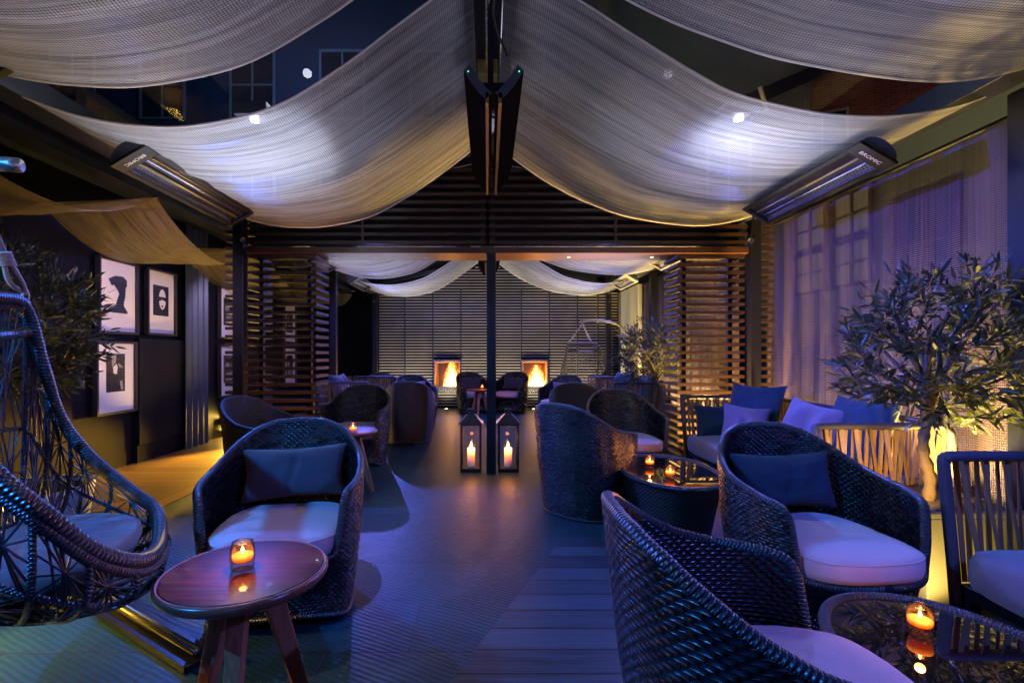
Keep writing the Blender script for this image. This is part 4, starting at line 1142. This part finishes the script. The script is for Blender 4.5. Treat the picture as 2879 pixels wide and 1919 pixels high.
# ------------------------------------------------------------------ olive trees
def olive(loc, label, seed, trunk_pts, crown_c, crown_r, twigs, leaf=.07, spread=1.0):
    rnd = random.Random(seed)
    t = thing('olive_tree', label, 'tree', loc, 0, 'potted olive trees')
    tp = catmull(trunk_pts, 8); n = len(tp)
    b = MB(); b.tube(tp,[.029-.011*i/n+.004*math.sin(i*1.7) for i in range(n)],12,cap=True)
    cc = Vector(crown_c); cr = Vector(crown_r); top = tp[-1]
    limbs = []
    for k in range(9):
        a = rnd.uniform(0,2*PI); z = rnd.uniform(-.1,1)
        e = cc + Vector((math.cos(a)*cr.x*.62*math.sqrt(max(0,1-z*z*.6)), math.sin(a)*cr.y*.62*math.sqrt(max(0,1-z*z*.6)), z*cr.z*.62))
        s = tp[int(n*rnd.uniform(.62,.98))]
        m1 = s.lerp(e,.5)+Vector((rnd.uniform(-.05,.05),rnd.uniform(-.05,.05),rnd.uniform(0,.06)))
        lp = catmull([s,m1,e],7); limbs.append(lp)
    b.build('trunk', M['bark'], t)
    b = MB()
    for lp in limbs: b.tube(lp,[.016-.011*i/len(lp) for i in range(len(lp))],8)
    lf = MB()
    def add_leaf(p, d, L, w_):
        d = d.normalized(); up = Vector((rnd.uniform(-1,1),rnd.uniform(-1,1),rnd.uniform(-.3,1.4)))
        s = d.cross(up); 
        if s.length < .05: s = d.cross(Vector((1,0,0)))
        s.normalize(); nn = s.cross(d)
        cv = rnd.uniform(-.12,.22)*L
        pts = [p, p+d*L*.33+s*w_*.45-nn*cv*.25, p+d*L*.33-s*w_*.45-nn*cv*.25, p+d*L*.7+s*w_*.36-nn*cv*.6, p+d*L*.7-s*w_*.36-nn*cv*.6, p+d*L-nn*cv*1.1, p+d*L*.33+nn*w_*.12-nn*cv*.25, p+d*L*.7+nn*w_*.1-nn*cv*.6]
        lf.add(pts,[(0,1,6),(0,6,2),(1,3,7,6),(6,7,4,2),(3,5,7),(7,5,4)],smooth=True)
    for k in range(twigs):
        # point in the crown volume, denser toward its shell, lumpy outline
        while True:
            q = Vector((rnd.uniform(-1,1),rnd.uniform(-1,1),rnd.uniform(-1,1)))
            if q.length < 1: break
        q = q.normalized()*(q.length**.5)
        lump = 1+.38*noise.noise(q*1.9+Vector((seed,0,0)))
        p = cc + Vector((q.x*cr.x,q.y*cr.y,q.z*cr.z))*lump*.86
        out = (Vector((q.x,q.y,q.z*.6+.35))).normalized()
        d = (out + Vector((rnd.uniform(-.8,.8),rnd.uniform(-.8,.8),rnd.uniform(-.5,.6)))*spread).normalized()
        ln = rnd.uniform(.10,.26); bend = Vector((0,0,rnd.uniform(-.05,.03)))
        a0 = p-d*ln*.55; pts = [a0, a0+d*ln*.5+bend*.4, a0+d*ln+bend]
        b.tube(pts,[.0024,.0018,.001],4,cap=False)
        m = rnd.randint(3,7)
        for j in range(m):
            f = .12+.86*j/m; c = a0+d*ln*f+bend*f
            s = d.cross(Vector((rnd.uniform(-1,1),rnd.uniform(-1,1),rnd.uniform(-1,1))))
            if s.length < .05: continue
            s.normalize()
            for sg in (-1,1):
                add_leaf(c, d*.75+s*sg*rnd.uniform(.5,.95), leaf*rnd.uniform(.6,1.15), leaf*.21*rnd.uniform(.8,1.2))
        add_leaf(pts[-1], d, leaf*rnd.uniform(.7,1.1), leaf*.2)
    b.build('branches', M['bark'], t)
    lf.build('crown', M['leaf'], t)
    return t
ol = olive((2.20,2.42,.38),'round headed olive tree in a square planter against the right curtain',11,[(0,0,0),(.015,0,.15),(-.02,.0,.30),(.0,0,.46),(.03,0,.62)],(.08,0,.80),(.52,.44,.47),250,.084)
pl = thing('square_planter','square planter with yellow lit side holding the right olive tree','planter',(2.26,2.44,0))
b = MB(); b.box(-.24,.24,-.22,.22,0,.40); b.build('box', M['planter'], pl, .006)
MB().box(-.245,.245,-.225,.225,.40,.425).build('rim', M['planter'], pl, .004)
P = [[(x,y,.428+.012*noise.noise(Vector((x*30,y*30,0)))) for y in np.linspace(-.2,.2,20)] for x in np.linspace(-.22,.22,20)]
MB().grid(P).build('bark_mulch', M['soil'], pl)
o2 = dup(ol,(2.22,6.35,.38),R(130),'smaller looking olive tree beyond the doorway beside the right slatted pier')
dup(pl,(2.26,6.37,0),0,'square planter holding the olive tree beyond the doorway')
olive((-2.98,2.95,.30),'dark leaved olive tree behind the hanging chair at left edge',23,[(0,0,0),(-.08,.02,.25),(-.14,.0,.55),(-.10,0,.85)],(-.02,0,1.02),(.60,.5,.55),330,.085)
pt = thing('zinc_pot','pale washed round pot behind the hanging chair at left','pot',(-2.84,2.98,0))
MB().lathe([(0,0),(.27,0),(.285,.02),(.33,.31),(.33,.335),(.30,.335),(.29,.30),(0,.30)],0,0,40).build('body', M['pot'], pt)
MB().lathe([(.295,.305),(0,.312)],0,0,24).build('soil', M['soil'], pt)

# ------------------------------------------------------------------ hanging basket chair
RIM = [(-1.84,1.92,1.34),(-1.82,1.98,1.10),(-1.81,2.05,.88),(-1.70,2.07,.715),(-1.50,2.01,.60),(-1.31,1.90,.548),(-1.165,1.72,.515),(-1.05,1.52,.525),(-1.015,1.38,.56),(-1.03,1.26,.64),(-1.07,1.18,.75),(-1.18,1.13,.90),(-1.36,1.18,1.12),(-1.60,1.30,1.32),(-1.72,1.45,1.365),(-1.80,1.75,1.365)]
CEN = Vector((-1.62,1.62,0))
def hang_chair():
    t = thing('hanging_chair','x','hanging chair',(CEN.x,CEN.y,0),0,'hanging basket chairs')
    rim = [Vector(p)-CEN for p in RIM]
    rimc = catmull(rim, 8, True); n = len(rimc)
    MB().tube(rimc,.024,14,closed=True).build('rim', M['rope_braid'], t)
    MB().tube([p+Vector((0,0,-.030))+ (Vector((0,0,0))-Vector((p.x,p.y,0))).normalized()*-.012 for p in rimc],.014,10,closed=True).build('rim_inner', M['braid'], t)
    # basket surface S(s,t): t=0 rim, t=1 floor of the basket
    bot = Vector((-.02,.0,.34))
    def S(s, tt):
        i = s*n; i0 = int(i)%n; f = i-int(i); p = rimc[i0].lerp(rimc[(i0+1)%n], f)
        # drop first then sweep inward
        fall = math.sin(tt*PI/2)**.9; inn = 1-math.cos(tt*PI/2)
        bulge = .07*math.sin(PI*min(1,tt*1.3))
        out = Vector((p.x,p.y,0)); 
        if out.length > 1e-4: out.normalize()
        x = p.x*(1-inn)+bot.x*inn + out.x*bulge; y = p.y*(1-inn)+bot.y*inn + out.y*bulge
        z = p.z + (bot.z-p.z)*fall
        return Vector((x,y,z))
    NS, NT = 14, 3
    ribs = MB(); thin = MB()
    tl = [0,.30,.60,.86]
    for i in range(NS):
        ribs.tube([S(i/NS, t_) for t_ in np.linspace(0,1,14)], .0085, 8, cap=False)
    for t_ in tl[1:]:
        ribs.tube([S(i/56, t_) for i in range(56)], .008, 8, closed=True)
    rnd = random.Random(4)
    for i in range(NS):
        for k in range(3):
            s0, s1 = i/NS, (i+1)/NS; a0, a1 = tl[k], tl[k+1]
            cs, ct = (s0+s1)/2 + rnd.uniform(-.012,.012), (a0+a1)/2 + rnd.uniform(-.02,.02)
            for e in range(14):
                f = e/14*4
                if f < 1: s_, t_ = s0+(s1-s0)*f, a0
                elif f < 2: s_, t_ = s1, a0+(a1-a0)*(f-1)
                elif f < 3: s_, t_ = s1-(s1-s0)*(f-2), a1
                else: s_, t_ = s0, a1-(a1-a0)*(f-3)
                thin.tube([S(cs+(s_-cs)*q, ct+(t_-ct)*q) for q in (0,.5,1)], .0030, 5, cap=False)
            for e in range(3):
                sa, sb = rnd.uniform(s0,s1), rnd.uniform(s0,s1)
                thin.tube([S(sa,a0), S((sa+sb)/2,(a0+a1)/2), S(sb,a1)], .0034, 5, cap=False)
    for i in range(NS*3):
        thin.tube([S(i/(NS*3), .86), S((i+.5)/(NS*3), .93), S((i+1.5)/(NS*3),1)], .004, 5, cap=False)
        thin.tube([S((i+1.5)/(NS*3), .62), S((i+.5)/(NS*3), .78), S((i-.6)/(NS*3),1)], .004, 5, cap=False)
    ribs.build('frame_ribs', M['braid'], t); thin.build('strand_weave', M['black_cord'], t)
    # brace below the top corners
    MB().tube([rim[0]+Vector((0.01,0,-.10)), (rim[0]+rim[13])/2+Vector((-.05,0,-.13)), rim[13]+Vector((-.03,0,-.10))],.020,10).build('top_brace', M['rope_braid'], t)
    # cushion: follows the inside of the front lip
    C = []; U = []
    for k in range(65):
        a = 2*PI*k/64
        # footprint: rim outline scaled, at seat height
        q = S(k/64, .42); row = []; ur = []
        cx, cy2 = .02, 0.0
        for s, dz in ((.80,-.02),(.90,0),(.93,.03),(.92,.055),(.86,.072),(.6,.083),(.3,.084),(.01,.084)):
            x = cx+(q.x-cx)*s; y = cy2+(q.y-cy2)*s
            zz = .425 + dz + .14*max(0,(x+.05))*.9 - .03*s*0 + max(0,-(x+.12))*.25*s
            row.append((x,y,zz)); ur.append((x,y))
        C.append(row); U.append(ur)
    MB().grid(C,U).build('seat_cushion', M['cushion_dark'], t)
    # ropes with knots and shackles
    hook = Vector((-1.73,1.62,1.80))-CEN
    for idx, nm in ((0,'a'),(14,'b')):
        e = rim[idx]+Vector((0,0,.02)); top = hook-Vector((0,0,.06)); k1 = top.lerp(e,.62)
        b = MB()
        for o in (-.009,.009):
            b.tube(catmull([top+Vector((0,o,0)), k1+Vector((0,o*.8,0))],6),.008,8)
            b.tube(catmull([k1+Vector((0,o,0)), k1.lerp(e,.5)+Vector((o*1.3,o*1.6,0)), e+Vector((0,o*.5,.035))],8),.0085,8)
        d = (e-k1).normalized()
        for j in range(6): 
            c = k1+d*(.010*j-.03); b.tube([c+Vector((math.cos(q)*.019,math.sin(q)*.019,math.sin(q)*.004)) for q in np.linspace(0,2*PI,13)[:-1]],.0065,6,closed=True)
        b.build('rope', M['rope'], t)
        b = MB(); b.tube([e+Vector((.002+math.sin(q)*.004, math.cos(q)*.014, .012+math.sin(q)*.036)) for q in np.linspace(-.3,PI+.3,16)],.005,8)
        b.tube([e+Vector((0,-.022,.0)),e+Vector((0,.022,.0))],.007,8); b.build('shackle', M['chrome'], t)
    MB().tube([hook+Vector((math.cos(q)*.022,0,math.sin(q)*.035-.025)) for q in np.linspace(0,2*PI,20)[:-1]],.005,8,closed=True).build('hook', M['chrome'], t)
    return t
M['black_cord'] = m_simple('black_cord', (.022,.022,.028), .32, 0, 0)
hc = hang_chair(); hc['label'] = 'big woven hanging basket chair with grey cushion at left edge'
def swing_stand(loc, rz, label, ref=None):
    t = thing('swing_stand', label, 'stand', loc, rz, 'curved stands of the hanging chairs')
    pts = catmull([(-.86,0,.04),(-.90,0,.35),(-.93,0,.9),(-.86,0,1.40),(-.62,0,1.72),(-.25,0,1.795),(.09,0,1.785)],8)
    MB().tube(pts,.024,14).build('mast', M['steel_tube'], t)
    for sg in (1,-1):
        MB().tube([(-.80,sg*1.02,.045),(.58,sg*.18,.045)],.019,12).build('base_tube', M['base_gold'], t)
        MB().beam((-.82,sg*1.035,.014),(.60,sg*.17,.014),.12,.026).build('base_plate', M['black_steel'], t, .003)
    MB().beam((-.84,-1.0,.03),(-.84,1.0,.03),.08,.03).build('base_crossbar', M['black_steel'], t, .003)
    MB().tube([(0.0,0,1.81),(0,0,1.755)],.006,8).build('eye', M['chrome'], t)
    return t
M['base_gold'] = m_simple('stand_base_bronze', (.42,.34,.16), .22, .9)  # polished metal tube, its yellow reflection put into the base colour
swing_stand((-1.66,1.62,0),0,'steel swing stand with bronze floor tube under the near hanging chair')
s2 = swing_stand((1.86,9.25,0),R(172),'curved swing stand holding the far hanging chair beside the end wall')
h2 = dup(hc,(1.82,9.25,0),R(78),'far hanging basket chair seen above the right sofas',(1.12,.9,1))

# ------------------------------------------------------------------ buildings beyond the glass
def building(loc, rz, W_, z0, z1, mat, wins, label, lit=(), fr='win_frame', name='building'):
    t = thing(name, label, 'building', loc, rz)
    MB().box(-W_/2,W_/2,0,.3,z0,z1).build('wall', M[mat], t)
    for i, (x, z, w, h) in enumerate(wins):
        b = MB(); b.box(x-w/2-.06,x-w/2,-.06,0,z-.06,z+h+.06); b.box(x+w/2,x+w/2+.06,-.06,0,z-.06,z+h+.06)
        b.box(x-w/2,x+w/2,-.06,0,z+h,z+h+.06); b.box(x-w/2,x+w/2,-.08,0,z-.06,z)
        b.box(x-.02,x+.02,-.045,0,z,z+h); b.box(x-w/2,x-.02,-.044,0,z+h/2-.02,z+h/2+.02); b.box(x+.02,x+w/2,-.044,0,z+h/2-.02,z+h/2+.02)
        o = b.build('window', M[fr], t)
        MB().box(x-w/2,x+w/2,-.012,-.002,z,z+h).build('pane', M['win_lit'] if i in lit else M['win_dark'], o)
    return t
building((-7,14,0),0,16,0,15,'render_dark',[(-5+2.6*i,z,1.2,1.9) for i in range(6) for z in (4.5,8.0,11.5)],'dark blue rendered building behind the roof glass on the left')
building((5.2,13,0),R(-8),6.4,0,15,'soffit',[(1.2,5.0,1.0,1.8)],'olive lit concrete building seen through the right roof glass')
building((12.5,12.2,0),R(-24),9,0,14,'brick',[(-3.4,6.2,1.1,1.7),(-3.4,3.0,1.1,1.7)],'red brick building at upper right beyond the roof glass')
building((5.6,7.4,0),R(-90),5.6,0,4.4,'render_dark',[(x,z,.72,.62) for x in (-.95,.0) for z in (2.25,3.0)]+[(1.2,2.0,.9,1.2)],'low neighbouring building with yellow lit windows seen through the curtain',lit=(0,1,2,3),fr='black_steel')
t = thing('awning_fascia','blue steel fascia with a white lamp tube above the right glass roof','fascia',(5.4,9.5,6.2),R(30))
MB().beam((-2,0,-1.0),(2.4,0,1.3),.5,.25).build('fascia', M['blue_steel'], t); MB().tube([(-.6,-.3,-.1),(-.35,-.3,-.5)],.04,8).build('tube', M['mat'], t)
light('POINT',(4.6,10.5,8.3),40,(.75,.9,.55),.2)
light('POINT',(-4.5,11.5,8.2),130,(.15,.38,1.0),.2)
light('POINT',(9.3,9.6,6.2),60,(1,.45,.3),.2)

# ------------------------------------------------------------------ lamps for the bays, some added as fill without a fixture
for i, y in enumerate((2.56,3.05,3.65,4.3)):
    u = thing('floor_uplight',['uplight behind the near strap arm at the curtain foot','uplight behind the square planter at the curtain foot','uplight behind the corner sofa at the curtain foot','uplight at the curtain foot beside the right slats'][i],'uplight',(2.74,y,.235),0,'uplights at the curtain foot')
    MB().lathe([(.03,.03),(.045,.03),(.045,0)],0,0,20).build('bezel', M['chrome'], u); MB().lathe([(0,.028),(.03,.028)],0,0,20).build('lens', M['glow_yellow'], u)
    light('SPOT',(2.73,y,.28),[380,260,150,120][i],(1,.66,.15),.03,(2.90,y+.03,.9),125,.6)
light('SPOT',(2.2,4.64,.04),1300,(1,.56,.12),.03,(2.2,4.86,1.0),110,.9)
light('SPOT',(2.25,5.35,.06),800,(1,.58,.12),.04,(2.15,5.0,1.3),130,.6)
light('SPOT',(2.66,4.62,.25),110,(1,.58,.12),.03,(2.72,4.86,1.0),100,.9)
light('SPOT',(-2.56,4.66,.04),30,(1,.55,.12),.03,(-2.56,4.80,1.3),120,.5)
light('SPOT',(-2.0,4.66,.04),90,(1,.38,.10),.03,(-2.0,4.86,1.0),110,.9)
light('SPOT',(1.35,8.6,.1),200,(1,.66,.2),.04,(1.82,9.25,1.1),70,.7)
pu = thing('planter_spotlight','small brass spotlight clipped to the square planter rim behind the olive trunk','spotlight',(2.44,2.60,.43))  # added fixture, its spots warm the curtain and leaves
MB().lathe([(.0,.0),(.022,.0),(.024,.05),(.019,.05),(.0,.03)],0,0,18).build('head', M['black_steel'], pu)
light('SPOT',(2.47,2.63,.50),420,(1,.64,.13),.02,(2.86,2.88,.80),95,.9)
light('SPOT',(2.52,2.50,.50),130,(1,.70,.18),.02,(2.50,2.40,1.5),80,.8)
light('SPOT',(-2.55,2.35,.06),70,(1,.64,.10),.04,(-2.35,2.2,1.4),90,.7)
light('SPOT',(-2.3,1.75,.45),90,(1,.66,.12),.04,(-1.3,1.75,.0),110,.7)
pu = thing('planter_spotlight','small black spotlight clipped to the near left corner of the planter rim','spotlight',(2.00,2.24,.43))  # added fixture, its spot warms the sofa straps
MB().lathe([(.0,.0),(.018,.0),(.02,.035),(.016,.035),(.0,.02)],0,0,18).build('head', M['black_steel'], pu)
light('SPOT',(2.00,2.24,.48),24,(1,.60,.13),.02,(2.22,2.74,.50),110,.6)
light('SPOT',(1.90,2.02,.04),34,(1,.62,.13),.03,(2.2,2.74,.62),95,.5)
light('SPOT',(2.0,1.95,.05),10,(1,.70,.16),.05,(2.2,2.3,.5),120,.8)
for y in (6.3,7.4,8.5): light('SPOT',(2.73,y,.28),420,(1,.68,.20),.03,(2.90,y,.95),125,.6)
light('SPOT',(2.6,5.35,.10),200,(1,.62,.14),.05,(2.3,4.9,1.2),120,.8)
light('SPOT',(-3.2,8.4,.1),30,(1,.68,.12),.05,(-3.0,8.4,2.3),120,.8)
light('SPOT',(-2.75,5.2,.1),170,(1,.66,.12),.05,(-3.2,5.4,2.3),110,.8)
light('SPOT',(-2.3,-.6,1.7),70,(1,.60,.26),.2,(-2.0,.35,2.5),62,.9)  # added warm fill that tints the near left canopy
light('SPOT',(2.2,-.6,1.7),26,(1,.72,.42),.2,(2.1,.35,2.5),62,.9)  # added warm fill for the near right canopy
light('AREA',(0,-2.2,2.3),9,(.22,.28,1.0),1.2,(0,2.5,1.2))  # added blue fill, unseen behind the camera
light('SPOT',(-2.3,2.9,2.1),170,(.72,.52,.95),.05,(-3.76,5.3,1.3),70,.7)  # added violet fill on the framed pictures, no fixture
